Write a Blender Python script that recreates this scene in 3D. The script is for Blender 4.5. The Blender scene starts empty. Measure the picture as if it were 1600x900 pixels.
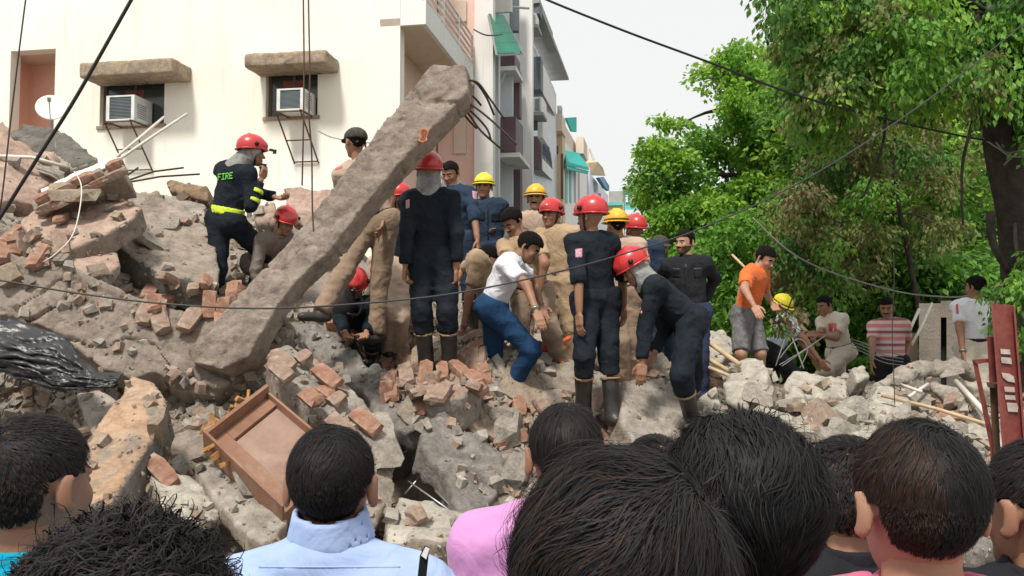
import bpy, math, random
import numpy as np
from mathutils import Vector, Matrix
from mathutils.bvhtree import BVHTree
random.seed(7); RNG = np.random.default_rng(7)
scene = bpy.context.scene
col = scene.collection

# ------------------------------------------------------------------ camera
CAM = np.array([0.0, 0.0, 1.85]); FPX = 1400.0
PITCH = math.atan(70 / FPX)
cam_data = bpy.data.cameras.new("camera"); cam = bpy.data.objects.new("camera", cam_data); col.objects.link(cam)
cam.location = CAM; cam.rotation_euler = (math.pi / 2 + PITCH, 0, 0)
cam_data.sensor_width = 36; cam_data.lens = FPX / 1600 * 36
cam_data.clip_start = 0.05; cam_data.clip_end = 3000
scene.camera = cam
# ------------------------------------------------------------------ sky, sun, exposure
SUN_EL, SUN_AZ = math.radians(58), math.radians(202)      # azimuth clockwise from +Y: high, behind the camera on the left
w = bpy.data.worlds.new("World"); scene.world = w; w.use_nodes = True
nt = w.node_tree; nt.nodes.clear()
sky = nt.nodes.new("ShaderNodeTexSky"); sky.sky_type = 'NISHITA'; sky.sun_disc = False
sky.sun_elevation = SUN_EL; sky.sun_rotation = SUN_AZ; sky.air_density = 1.5; sky.dust_density = 6.0
hs = nt.nodes.new("ShaderNodeHueSaturation"); hs.inputs['Saturation'].default_value = 0.25
mx = nt.nodes.new("ShaderNodeMix"); mx.data_type = 'RGBA'; mx.inputs[0].default_value = 0.9
mx.inputs[7].default_value = (5.85, 5.95, 5.9, 1)          # the white cloud deck that covers the sky
bg = nt.nodes.new("ShaderNodeBackground"); bg.inputs[1].default_value = 0.1
ow = nt.nodes.new("ShaderNodeOutputWorld")
nt.links.new(sky.outputs[0], hs.inputs['Color']); nt.links.new(hs.outputs[0], mx.inputs[6])
nt.links.new(mx.outputs[2], bg.inputs[0]); nt.links.new(bg.outputs[0], ow.inputs[0])
sun_d = bpy.data.lights.new("sun", 'SUN'); sun = bpy.data.objects.new("sun", sun_d); col.objects.link(sun)
sun_d.energy = 2.45; sun_d.angle = math.radians(8); sun_d.color = (1.0, 0.95, 0.86)
sdir = Vector((math.sin(SUN_AZ) * math.cos(SUN_EL), math.cos(SUN_AZ) * math.cos(SUN_EL), math.sin(SUN_EL)))
sun.rotation_euler = sdir.to_track_quat('Z', 'Y').to_euler()
vs = scene.view_settings; vs.view_transform = 'Standard'; vs.look = 'None'; vs.exposure = 0.70; vs.gamma = 1.0
scene.cycles.max_bounces = 6; scene.cycles.transparent_max_bounces = 8
scene.cycles.use_denoising = True

# ------------------------------------------------------------------ geometry of the view
FW = np.array([0, math.cos(PITCH), math.sin(PITCH)]); UP = np.array([0, -math.sin(PITCH), math.cos(PITCH)]); RX = np.array([1.0, 0, 0])
def ray(px, py): return FW + (px - 800) / FPX * RX + (450 - py) / FPX * UP
def P(px, py, d): return CAM + d * ray(px, py)
def unit(v):
    v = np.asarray(v, float); return v / max(np.linalg.norm(v), 1e-9)
# street frame: s runs down the street, t to its right, origin at the front corner of the white building
SA = math.radians(9.73)
SD = np.array([math.sin(SA), math.cos(SA), 0]); TD = np.array([math.cos(SA), -math.sin(SA), 0])
O0 = np.array([-2.1, 14.0, 0])
def W(s, t, z): return O0 + s * SD + t * TD + np.array([0, 0, z])
def st_of(px, s, py=250):    # t where the pixel column px meets the cross-street plane at s
    r = ray(px, py); a = np.array([[r[0], -TD[0]], [r[1], -TD[1]]]); b = (O0 + s * SD - CAM)[:2]
    return float(np.linalg.solve(a, b)[1])
def z_of(px, py, s):
    r = ray(px, py); n = SD; k = np.dot(O0 + s * SD - CAM, n) / np.dot(r, n); return float(CAM[2] + k * r[2])

# ------------------------------------------------------------------ noise
def _hash(ix, iy, iz, seed):
    h = (ix * 374761393 + iy * 668265263 + iz * 2147483647 + seed * 974634777) & 0xffffffff
    h = ((h ^ (h >> 13)) * 1274126177) & 0xffffffff
    h = ((h ^ (h >> 16)) * 2246822519) & 0xffffffff
    return (h & 0xffffff) / float(0xffffff) * 2 - 1
def noise(p, seed=0):
    f = np.floor(p); i = f.astype(np.int64); u = p - f; u = u * u * (3 - 2 * u)
    X, Y, Z = i[..., 0], i[..., 1], i[..., 2]; a, b, c = u[..., 0], u[..., 1], u[..., 2]
    g = lambda dx, dy, dz: _hash(X + dx, Y + dy, Z + dz, seed)
    x00 = g(0,0,0) * (1-a) + g(1,0,0) * a; x10 = g(0,1,0) * (1-a) + g(1,1,0) * a
    x01 = g(0,0,1) * (1-a) + g(1,0,1) * a; x11 = g(0,1,1) * (1-a) + g(1,1,1) * a
    return (x00 * (1-b) + x10 * b) * (1-c) + (x01 * (1-b) + x11 * b) * c
def fbm(p, octv=4, seed=0, rough=0.5):
    s = 0; a = 1; t = 0
    for k in range(octv):
        s = s + a * noise(p * (2.03 ** k) + 17.3 * k, seed + k); t += a; a *= rough
    return s / t

# ------------------------------------------------------------------ meshes
def mesh_np(name, V, F, mats, mi=None, smooth=True):
    """V (n,3); F: (m,k) array or list of arrays of equal-width faces"""
    me = bpy.data.meshes.new(name)
    Fs = F if isinstance(F, list) else [F]
    Fs = [np.asarray(f, np.int32) for f in Fs if len(f)]
    V = np.asarray(V, np.float32)
    me.vertices.add(len(V)); me.vertices.foreach_set('co', V.ravel())
    loops = np.concatenate([f.ravel() for f in Fs]); tot = np.concatenate([np.full(len(f), f.shape[1], np.int32) for f in Fs])
    st = np.concatenate([[0], np.cumsum(tot)[:-1]]).astype(np.int32)
    me.loops.add(len(loops)); me.loops.foreach_set('vertex_index', loops)
    me.polygons.add(len(tot)); me.polygons.foreach_set('loop_start', st); me.polygons.foreach_set('loop_total', tot)
    if mi is not None: me.polygons.foreach_set('material_index', np.asarray(mi, np.int32))
    me.polygons.foreach_set('use_smooth', np.full(len(tot), bool(smooth)))
    for m in (mats if isinstance(mats, (list, tuple)) else [mats]): me.materials.append(m)
    me.update(calc_edges=True); me.validate()
    return me
def link(name, data, parent=None, loc=None):
    o = bpy.data.objects.new(name, data); col.objects.link(o)
    if loc is not None: o.location = [float(a) for a in loc]
    if parent is not None:
        o.parent = parent
    return o
def tag(o, label=None, cat=None, group=None, kind=None):
    if label: o['label'] = label
    if cat: o['category'] = cat
    if group: o['group'] = group
    if kind: o['kind'] = kind
    return o
def thing(name, label, cat, loc=(0, 0, 0), group=None):
    o = link(name, None, None, loc); o.empty_display_size = 0.1
    return tag(o, label, cat, group)
def part(name, V, F, mats, root, mi=None, smooth=True, world=True, label=None):
    """mesh given in world coordinates, parented to root (an unrotated empty)"""
    V = np.asarray(V, float)
    if world and root is not None: V = V - np.array(root_loc(root))
    o = link(name, mesh_np(name, V, F, mats, mi, smooth), root)
    if label: o['label'] = label
    return o
def root_loc(r):
    l = np.array(r.location)
    if r.parent is not None: l = l + root_loc(r.parent)
    return l

class MB:
    """collects boxes, bars, tubes, polygons"""
    def __init__(s): s.V = []; s.F = {}; s.M = {}; s.n = 0; s.m = 0
    def add(s, V, faces, m=None):
        V = np.asarray(V, float).reshape(-1, 3); m = s.m if m is None else m
        for f in faces:
            s.F.setdefault(len(f), []).append([i + s.n for i in f]); s.M.setdefault(len(f), []).append(m)
        s.V.append(V); s.n += len(V); return s
    def hexa(s, c, m=None):      # 8 corners: bottom ring 0-3 then top ring 4-7
        return s.add(c, [(3,2,1,0), (4,5,6,7), (0,1,5,4), (1,2,6,5), (2,3,7,6), (3,0,4,7)], m)
    def box(s, c, sz, R=None, m=None):
        h = np.array(sz) / 2; q = np.array([(-1,-1,-1),(1,-1,-1),(1,1,-1),(-1,1,-1),(-1,-1,1),(1,-1,1),(1,1,1),(-1,1,1)]) * h
        if R is not None: q = q @ np.asarray(R).T
        return s.hexa(q + np.asarray(c), m)
    def st(s, s0, s1, t0, t1, z0, z1, m=None):    # box in the street frame
        return s.hexa([W(s0,t0,z0), W(s0,t1,z0), W(s1,t1,z0), W(s1,t0,z0), W(s0,t0,z1), W(s0,t1,z1), W(s1,t1,z1), W(s1,t0,z1)], m)
    def bar(s, a, b, w_, h_=None, m=None):
        a = np.asarray(a, float); b = np.asarray(b, float); d = unit(b - a); up = np.array([0,0,1.0]) if abs(d[2]) < .95 else np.array([0,1.0,0])
        x = unit(np.cross(d, up)); y = np.cross(x, d); h_ = h_ or w_
        q = [a + x*i*w_/2 + y*j*h_/2 for i, j in ((-1,-1),(1,-1),(1,1),(-1,1))] + [b + x*i*w_/2 + y*j*h_/2 for i, j in ((-1,-1),(1,-1),(1,1),(-1,1))]
        return s.hexa(q, m)
    def tube(s, pts, r, n=8, m=None, caps=True):
        pts = np.asarray(pts, float); r = np.broadcast_to(r, (len(pts),)); V = []; x = None
        for i, p in enumerate(pts):
            d = unit(pts[min(i+1, len(pts)-1)] - pts[max(i-1, 0)])
            if x is None: x = unit(np.cross(d, [0,0,1.0] if abs(d[2]) < .9 else [0,1.0,0]))
            x = unit(x - d*np.dot(x, d)); y = np.cross(d, x)
            for k in range(n):
                a = 2*math.pi*k/n; V.append(p + r[i]*(x*math.cos(a) + y*math.sin(a)))
        F = [(i*n+k, i*n+(k+1) % n, (i+1)*n+(k+1) % n, (i+1)*n+k) for i in range(len(pts)-1) for k in range(n)]
        if caps: F += [tuple(range(n))[::-1], tuple((len(pts)-1)*n + k for k in range(n))]
        return s.add(V, F, m)
    def poly_prism(s, pts, off, m=None):          # polygon (3-D) extruded by a vector
        pts = np.asarray(pts, float); n = len(pts); V = np.concatenate([pts, pts + np.asarray(off)])
        return s.add(V, [tuple(range(n))] + [tuple(range(2*n-1, n-1, -1))] + [(i, i+n, (i+1) % n + n, (i+1) % n) for i in range(n)], m)
    def build(s, name, mats, root=None, smooth=False, label=None):
        V = np.concatenate(s.V); F = [np.array(f) for f in s.F.values()]; mi = np.concatenate([np.array(s.M[k]) for k in s.F])
        return part(name, V, F, mats, root, mi, smooth, label=label)

# ------------------------------------------------------------------ surface nets on a signed distance field
def surfnets(D, org, h):
    """D sampled on a grid (nx,ny,nz), org the first sample, h the spacing -> verts, quads"""
    S = D < 0
    nx, ny, nz = D.shape
    c = np.zeros((nx-1, ny-1, nz-1), np.uint8)
    for dx in (0,1):
        for dy in (0,1):
            for dz in (0,1): c += S[dx:nx-1+dx, dy:ny-1+dy, dz:nz-1+dz]
    act = (c > 0) & (c < 8); idx = -np.ones(act.shape, np.int32); ii = np.argwhere(act); idx[act] = np.arange(len(ii))
    acc = np.zeros((len(ii), 3)); cnt = np.zeros(len(ii))
    corners = [(a, b, d) for a in (0,1) for b in (0,1) for d in (0,1)]
    for ca in corners:
        for ax in range(3):
            if ca[ax]: continue
            cb = list(ca); cb[ax] = 1
            da = D[ii[:,0]+ca[0], ii[:,1]+ca[1], ii[:,2]+ca[2]]; db = D[ii[:,0]+cb[0], ii[:,1]+cb[1], ii[:,2]+cb[2]]
            m = (da < 0) != (db < 0); t = np.where(m, da / np.where(m, da - db, 1), 0)
            p = np.array(ca, float)[None, :].repeat(len(ii), 0); p[:, ax] += t
            acc += p * m[:, None]; cnt += m
    V = (acc / np.maximum(cnt, 1)[:, None] + ii) * h + np.asarray(org)
    Q = []
    for ax in range(3):
        a, b = [(1,2),(2,0),(0,1)][ax]
        sl0 = [slice(None)]*3; sl1 = [slice(None)]*3
        sl0[ax] = slice(0, -1); sl1[ax] = slice(1, None)
        s0 = S[tuple(sl0)]; s1 = S[tuple(sl1)]
        e = np.argwhere(s0 != s1)
        e = e[(e[:, a] > 0) & (e[:, b] > 0) & (e[:, a] < D.shape[a]-1) & (e[:, b] < D.shape[b]-1)]
        if not len(e): continue
        ins = s0[e[:,0], e[:,1], e[:,2]]
        def g(da, db):
            q = e.copy(); q[:, a] -= da; q[:, b] -= db; return idx[q[:,0], q[:,1], q[:,2]]
        q = np.stack([g(1,1), g(0,1), g(0,0), g(1,0)], 1)
        q[~ins] = q[~ins][:, ::-1]; Q.append(q)
    Q = np.concatenate(Q); Q = Q[(Q >= 0).all(1)]
    return V, Q
def sdf_mesh(fn, lo, hi, h, lip=1.0):
    """coarse pass first, fine samples only near the surface"""
    lo = np.asarray(lo, float) - 2*h; hi = np.asarray(hi, float) + 2*h
    n = np.maximum(np.ceil((hi - lo) / h).astype(int) + 1, 4); k = 4
    nc = np.ceil(n / k).astype(int)
    gc = np.stack(np.meshgrid(*[lo[i] + (np.arange(nc[i])*k + 1.5)*h for i in range(3)], indexing='ij'), -1)
    Dc = fn(gc.reshape(-1, 3)).reshape(nc)
    D = np.repeat(np.repeat(np.repeat(Dc, k, 0), k, 1), k, 2)[:n[0], :n[1], :n[2]].copy()
    near = np.argwhere(np.abs(D) < k*h*1.3*lip + .03)
    if len(near):
        D[near[:,0], near[:,1], near[:,2]] = fn(lo + near*h)
    return surfnets(D, lo, h)
def smin(a, b, k):
    h = np.maximum(k - np.abs(a - b), 0) / k
    return np.minimum(a, b) - h*h*k*0.25
def smax(a, b, k): return -smin(-a, -b, k)
def sd_cap(p, a, b, ra, rb, flat=None):
    """tapered capsule; flat=(axis, ratio) squashes it across that axis (ratio<1: thinner)"""
    a = np.asarray(a, float); b = np.asarray(b, float); ab = b - a; L = max(np.dot(ab, ab), 1e-9)
    t = np.clip((p - a) @ ab / L, 0, 1); q = p - a - t[:, None]*ab
    if flat is not None:
        ax, k = flat; c = q @ ax; q = q + np.outer(c*(1/k - 1), ax)
    return np.linalg.norm(q, axis=1) - (ra + (rb - ra)*t)
def sd_ell(p, c, r, R=None):
    q = p - np.asarray(c)
    if R is not None: q = q @ np.asarray(R)
    r = np.asarray(r, float); k0 = np.linalg.norm(q / r, axis=1); k1 = np.linalg.norm(q / (r*r), axis=1)
    return k0*(k0 - 1)/np.maximum(k1, 1e-9)
def sd_box(p, c, h, R=None, r=0.0):
    q = p - np.asarray(c)
    if R is not None: q = q @ np.asarray(R)
    q = np.abs(q) - (np.asarray(h, float) - r)
    return np.linalg.norm(np.maximum(q, 0), axis=1) + np.minimum(q.max(1), 0) - r

# ------------------------------------------------------------------ materials
def node_mat(name):
    m = bpy.data.materials.new(name); m.use_nodes = True; t = m.node_tree; b = t.nodes['Principled BSDF']; return m, t, b
def mixcol(t, f, a, b):
    n = t.nodes.new("ShaderNodeMix"); n.data_type = 'RGBA'
    if isinstance(f, float): n.inputs[0].default_value = f
    else: t.links.new(f, n.inputs[0])
    for i, v in ((6, a), (7, b)):
        if isinstance(v, tuple): n.inputs[i].default_value = (*v[:3], 1)
        else: t.links.new(v, n.inputs[i])
    return n.outputs[2]
def ntex(t, scale, detail=5, rough=.6, dist=0.0, vec=None):
    n = t.nodes.new("ShaderNodeTexNoise"); n.inputs['Scale'].default_value = scale; n.inputs['Detail'].default_value = detail
    n.inputs['Roughness'].default_value = rough; n.inputs['Distortion'].default_value = dist
    if vec is None:
        c = t.nodes.new("ShaderNodeTexCoord"); vec = c.outputs['Object']
    t.links.new(vec, n.inputs['Vector']); return n.outputs['Fac']
def ramp(t, f, a, b):
    n = t.nodes.new("ShaderNodeMapRange"); n.inputs[1].default_value = a; n.inputs[2].default_value = b; t.links.new(f, n.inputs[0]); return n.outputs[0]
def bump(t, b, f, strength, dist, prev=None):
    n = t.nodes.new("ShaderNodeBump"); n.inputs['Strength'].default_value = strength; n.inputs['Distance'].default_value = dist
    t.links.new(f, n.inputs['Height'])
    if prev is not None: t.links.new(prev, n.inputs['Normal'])
    t.links.new(n.outputs[0], b.inputs['Normal']); return n.outputs[0]
def rough_mat(name, c1, c2, c3=None, sc=3.0, rg=.9, bs=.5, bd=.02, fine=40.0, spec=.2, patch=(.55, .7), fm=.3):
    """mottled mineral surface: two tones, a third in patches, coarse and fine relief"""
    m, t, b = node_mat(name)
    o = mixcol(t, ramp(t, ntex(t, sc, 8, .65), .35, .65), c1, c2)
    if c3: o = mixcol(t, ramp(t, ntex(t, sc*.7, 6, .7, .6), *patch), o, c3)
    md_ = t.nodes.new("ShaderNodeMix"); md_.data_type = 'RGBA'; md_.blend_type = 'MULTIPLY'; md_.inputs[0].default_value = min(1.0, fm*3)
    mr = t.nodes.new("ShaderNodeMapRange"); mr.inputs[1].default_value = .34; mr.inputs[2].default_value = .58; mr.inputs[3].default_value = .60; mr.inputs[4].default_value = 1.18; t.links.new(ntex(t, fine*.22, 9, .78, .4), mr.inputs[0])
    mc = t.nodes.new("ShaderNodeCombineColor")
    for i in range(3): t.links.new(mr.outputs[0], mc.inputs[i])
    t.links.new(o, md_.inputs[6]); t.links.new(mc.outputs[0], md_.inputs[7]); o = md_.outputs[2]
    g = ntex(t, fine, 3, .7); g2 = t.nodes.new("ShaderNodeMix"); g2.data_type = 'RGBA'; g2.blend_type = 'MULTIPLY'; g2.inputs[0].default_value = fm
    t.links.new(o, g2.inputs[6]); r = ramp(t, g, .2, .8); cb = t.nodes.new("ShaderNodeCombineColor")
    for i in range(3): t.links.new(r, cb.inputs[i])
    t.links.new(cb.outputs[0], g2.inputs[7]); t.links.new(g2.outputs[2], b.inputs['Base Color'])
    b.inputs['Roughness'].default_value = rg; b.inputs['Specular IOR Level'].default_value = spec
    p = bump(t, b, ntex(t, fine*.3, 9, .75, .3), min(1, bs*1.6), bd*1.8); bump(t, b, ntex(t, fine*2, 2, .6), bs*.5, bd*.3, p)
    return m
def plain(name, c, rg=.6, metal=0.0, c2=None, sc=8.0, bs=0.0, bd=.01, spec=.4, coat=0.0):
    m, t, b = node_mat(name)
    if c2:
        t.links.new(mixcol(t, ramp(t, ntex(t, sc, 5, .6), .35, .7), c, c2), b.inputs['Base Color'])
    else:
        c2 = tuple(x*.82 for x in c); t.links.new(mixcol(t, ramp(t, ntex(t, sc, 4, .6), .35, .7), c, c2), b.inputs['Base Color'])
    b.inputs['Roughness'].default_value = rg; b.inputs['Metallic'].default_value = metal
    b.inputs['Specular IOR Level'].default_value = spec; b.inputs['Coat Weight'].default_value = coat
    if bs: bump(t, b, ntex(t, sc*2, 4, .6), bs, bd)
    return m
def cloth(name, c, c2=None, sc=5.0, rg=.9, bs=.6):
    m, t, b = node_mat(name); c2 = c2 or tuple(x*.75 for x in c)
    t.links.new(mixcol(t, ramp(t, ntex(t, sc, 6, .65, .5), .3, .7), c, c2), b.inputs['Base Color'])
    b.inputs['Roughness'].default_value = rg; b.inputs['Specular IOR Level'].default_value = .15
    b.inputs['Sheen Weight'].default_value = .12 if max(c) > .2 else 0.0
    p = bump(t, b, ntex(t, 9, 3, .5, 1.2), bs, .03); bump(t, b, ntex(t, 260, 2, .5), .15, .002, p)
    return m
M = {}
M['conc'] = rough_mat('concrete_dusty', (.345,.30,.255), (.44,.395,.34), (.26,.225,.19), 2.2)
M['conc_brown'] = rough_mat('concrete_mud_brown', (.32,.26,.21), (.41,.345,.29), (.23,.18,.145), 2.6)
M['mud'] = rough_mat('mud_covered_plaster', (.385,.315,.26), (.45,.385,.33), (.30,.24,.195), 2.2, bs=.6, bd=.018)
M['pillar'] = rough_mat('pillar_mud_brown', (.31,.25,.205), (.385,.32,.27), (.23,.18,.145), 2.4, bs=.7, bd=.02)
M['conc_pale'] = rough_mat('concrete_pale', (.41,.375,.31), (.51,.47,.40), (.33,.29,.235), 2.0, bs=.4)
M['conc_grey'] = rough_mat('concrete_rough_grey', (.25,.225,.20), (.36,.33,.30), (.17,.15,.13), 5.0, bs=.9, bd=.03, fine=28)
M['conc_dark'] = rough_mat('concrete_dark_grey', (.13,.12,.105), (.20,.185,.165), None, 3)  # darkest concrete tone, for some faces and slab sides
M['plaster_pink'] = rough_mat('plaster_pink_brown', (.42,.29,.23), (.50,.37,.30), (.36,.27,.22), 1.8, bs=.35)
M['plaster_orange'] = rough_mat('plaster_orange', (.52,.33,.21), (.56,.40,.28), (.38,.32,.26), 2.6, bs=.6, patch=(.52,.62))
M['plaster_tan'] = rough_mat('plaster_tan', (.38,.30,.225), (.45,.36,.27), (.30,.235,.185), 1.6, bs=.5)
M['brick'] = rough_mat('brick_red_orange', (.36,.185,.125), (.40,.25,.18), (.38,.31,.26), 7.0, bs=.6, bd=.008)
M['brick_dusty'] = rough_mat('brick_dusty', (.35,.235,.175), (.37,.29,.235), (.35,.30,.26), 6.0, bs=.6, bd=.008)
M['mortar'] = rough_mat('mortar_grey', (.36,.32,.28), (.44,.40,.35), None, 8.0, bs=.9)
M['earth'] = rough_mat('rubble_earth', (.31,.255,.21), (.40,.345,.29), (.38,.24,.18), 2.4, bs=1.0, bd=.03, fine=22, patch=(.60,.70))
M['ground'] = rough_mat('street_dirt', (.20,.18,.155), (.27,.245,.21), None, 1.2, bs=.5, fm=.1)
M['asphalt'] = rough_mat('asphalt', (.05,.05,.05), (.075,.072,.07), None, 3)
M['white_wall'] = rough_mat('cream_wall_paint', (.86,.82,.73), (.87,.86,.82), (.78,.78,.77), .45, .8, .12, .01, 30, .3, (.5,.75), fm=.05)
M['white_paint'] = plain('white_paint', (.78,.77,.75), .6, c2=(.68,.68,.67), sc=2)
M['bluewhite'] = plain('bluish_white_paint', (.68,.71,.75), .6, c2=(.6,.62,.66), sc=2)
M['pink_wall'] = rough_mat('salmon_wall_paint', (.78,.54,.46), (.80,.60,.52), None, 1.0, .8, .2, .01, 30, fm=.05)
M['beige'] = rough_mat('beige_paint', (.68,.56,.47), (.72,.60,.51), (.60,.50,.43), .9, .8, .2, .01, 30, fm=.05)
M['tan_wall'] = rough_mat('tan_wall', (.62,.48,.30), (.66,.52,.35), None, .8, .8, .2, .01, 30, fm=.05)
M['maroon'] = plain('maroon_paint', (.13,.075,.095), .6, c2=(.17,.11,.13), sc=3)
M['slate'] = plain('slate_paint', (.12,.14,.16), .6)
M['grey_paint'] = plain('grey_paint', (.36,.36,.35), .7, c2=(.28,.28,.27), sc=2)
M['green_sheet'] = plain('green_sheet', (.0,.30,.17), .5, c2=(.0,.22,.12), sc=14)
M['teal'] = plain('teal_cloth', (.0,.45,.38), .7, c2=(.02,.38,.36), sc=5)
M['teal_wall'] = plain('teal_wall', (.16,.48,.48), .8, c2=(.12,.4,.42), sc=2)
M['blue_cloth'] = plain('blue_awning', (.08,.22,.34), .7)
M['yellow_wall'] = plain('yellow_wall', (.66,.62,.28), .8)
M['shade'] = rough_mat('weathered_sunshade', (.50,.38,.26), (.38,.31,.25), (.20,.17,.15), 6.0, bs=.7, fine=30, patch=(.56,.66))
M['glass_dark'] = plain('dark_green_glass', (.045,.055,.05), .12, spec=.6)
M['frame_brown'] = plain('brown_frame', (.13,.09,.06), .6)
M['red_curtain'] = plain('red_brown_curtain', (.22,.06,.05), .8)
M['ac_white'] = plain('ac_casing', (.72,.74,.72), .45)
M['ac_grill'] = plain('ac_grill', (.22,.26,.28), .5)
M['iron'] = plain('rusty_iron', (.14,.075,.045), .8, .3, c2=(.09,.055,.04), sc=20)
M['rebar'] = plain('rebar', (.05,.045,.045), .6, .5, c2=(.10,.055,.035), sc=14)
M['steel_pale'] = plain('pale_steel', (.5,.5,.5), .4, .7)
M['black'] = plain('black_rubber', (.012,.012,.013), .5)
M['cable'] = plain('cable_grey', (.035,.035,.035), .5)
M['cable_pale'] = plain('cable_pale', (.22,.22,.21), .5)
M['wood'] = plain('pale_wood', (.55,.42,.25), .7, c2=(.42,.3,.17), sc=9, bs=.3)
M['wood_red'] = rough_mat('red_brown_board', (.21,.085,.05), (.29,.14,.085), (.30,.19,.14), 2.2, .6, .2, .008, 30, .4)
M['wood_orange'] = rough_mat('splintered_wood', (.52,.27,.09), (.40,.20,.08), None, 12, .7, .6, .01, 40)
M['log'] = rough_mat('log_bark', (.26,.17,.11), (.34,.24,.16), (.16,.11,.08), 8, .9, .8, .02, 30)
M['tarp'] = plain('black_plastic_sheet', (.012,.013,.015), .38, spec=.5, c2=(.028,.027,.026), sc=6, bs=.35, bd=.01)
M['pole'] = plain('pale_pole', (.66,.62,.54), .6)
M['red_steel'] = rough_mat('red_primer_steel', (.23,.055,.045), (.27,.075,.06), (.19,.055,.045), 3, .5, .1, .005, 40, .5)
M['letter'] = rough_mat('worn_white_letter_paint', (.62,.56,.52), (.48,.40,.36), None, 20, .7, .1, .005)

def streaky(name, c, c2, c3):
    m, t, b = node_mat(name); tc = t.nodes.new("ShaderNodeTexCoord"); mp = t.nodes.new("ShaderNodeMapping"); mp.inputs['Scale'].default_value = (2.2, 2.2, .18); t.links.new(tc.outputs['Object'], mp.inputs[0])
    o = mixcol(t, ramp(t, ntex(t, .5, 5, .6), .35, .7), c, c2); st = ntex(t, 1.6, 6, .7, .3, mp.outputs[0]); o = mixcol(t, ramp(t, st, .54, .80), o, c3)
    v = t.nodes.new("ShaderNodeMath"); v.operation = 'MULTIPLY'; t.links.new(ramp(t, ntex(t, 1.1, 8, .75, .8), .58, .66), v.inputs[0]); v.inputs[1].default_value = .30; o = mixcol(t, v.outputs[0], o, c3)
    t.links.new(o, b.inputs['Base Color']); b.inputs['Roughness'].default_value = .85; b.inputs['Specular IOR Level'].default_value = .2
    p = bump(t, b, ntex(t, 3, 6, .7), .2, .02); bump(t, b, ntex(t, 40, 3, .7), .15, .004, p); return m
M['white_wall'] = streaky('cream_wall_paint_stained', (.86,.81,.70), (.87,.85,.80), (.66,.63,.57))
M['white_paint'] = streaky('white_paint_stained', (.80,.79,.77), (.76,.75,.74), (.52,.50,.47))
M['shaded_wall'] = rough_mat('beige_wall_with_shade', (.30,.26,.22), (.34,.30,.26), (.24,.21,.18), 1, fm=.1)  # beige wall under the trees, their shade put into its base colour
# ================================================================== ground
def grid_sheet(x0, x1, y0, y1, n, z):
    xs = np.linspace(x0, x1, n); ys = np.linspace(y0, y1, n); X, Y = np.meshgrid(xs, ys, indexing='ij')
    V = np.stack([X.ravel(), Y.ravel(), np.full(X.size, z)], 1); i = np.arange(n*n).reshape(n, n)
    F = np.stack([i[:-1,:-1].ravel(), i[1:,:-1].ravel(), i[1:,1:].ravel(), i[:-1,1:].ravel()], 1); return V, F
V, F = grid_sheet(-900, 900, -300, 1500, 30, 0.0)
tag(part('ground', V, F, M['ground'], None), kind='structure')
b = MB(); b.hexa([W(0,1.9,.002), W(0,7,.002), W(160,7,.002), W(160,1.9,.002), W(0,1.9,.006), W(0,7,.006), W(160,7,.006), W(160,1.9,.006)])
tag(b.build('street', M['asphalt']), kind='structure')

# ================================================================== white building
wb = thing('apartment_building', 'cream white apartment block with two air conditioner windows and a salmon recess', 'building', W(0, 0, 0))
WL = -7.05                              # left end of the front wall (t)
H = 11.5; FT = 0.0                      # front plane at s=0
def front(px, py): return st_of(px, 0, py), z_of(px, py, 0)
def hole_rect(x0, y0, x1, y1):
    t0, za = front(x0, y0); t1, zb = front(x1, y1); return (t0, t1, zb, za)
win1 = hole_rect(157, 122, 256, 193); win2 = hole_rect(416, 106, 496, 180)
t0, ztop = front(17, 80); t1, _ = front(87, 80); rec = (t0, t1, 2.0, ztop)
holes = [win1, win2, rec]
TR = st_of(624, 0)                      # right end of the fin wall
ts = sorted({WL, TR, *[h[0] for h in holes], *[h[1] for h in holes]}); zs = sorted({0., H, *[h[2] for h in holes], *[h[3] for h in holes]})
b = MB()
cells = []
for i in range(len(ts)-1):
    run = None
    for j in range(len(zs)-1):
        tc = (ts[i]+ts[i+1])/2; zc = (zs[j]+zs[j+1])/2
        inside = any(h[0] < tc < h[1] and h[2] < zc < h[3] for h in holes)
        if not inside: run = (zs[j], zs[j+1]) if run is None else (run[0], zs[j+1])
        if (inside or j == len(zs)-2) and run: b.st(0, .24, ts[i], ts[i+1], run[0], run[1]); run = None
b.build('wall', M['white_wall'], wb)
b = MB(); b.st(.25, .3, WL+.01, TR-.4, H-.5, H-.01); b.st(.24, 6, WL, WL+.2, 0, H); b.st(5, 5.2, WL+.2, -.01, 0, H)
b.build('rear_wall', M['beige'], wb)
b = MB(); b.st(0.245, 5, WL+.2, -.01, H-.2, H-.02); b.build('roof', M['grey_paint'], wb)
# salmon recess on the left
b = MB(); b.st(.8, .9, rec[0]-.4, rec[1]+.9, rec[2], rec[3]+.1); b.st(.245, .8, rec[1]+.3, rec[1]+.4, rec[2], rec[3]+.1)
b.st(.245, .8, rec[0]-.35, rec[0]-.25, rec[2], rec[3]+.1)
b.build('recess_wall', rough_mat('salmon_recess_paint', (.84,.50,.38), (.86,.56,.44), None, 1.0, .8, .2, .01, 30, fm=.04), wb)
b = MB(); b.st(.245, .79, rec[0]-.24, rec[1]+.29, rec[3]+.003, rec[3]+.12); b.build('recess_ceiling', M['beige'], wb)
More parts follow.
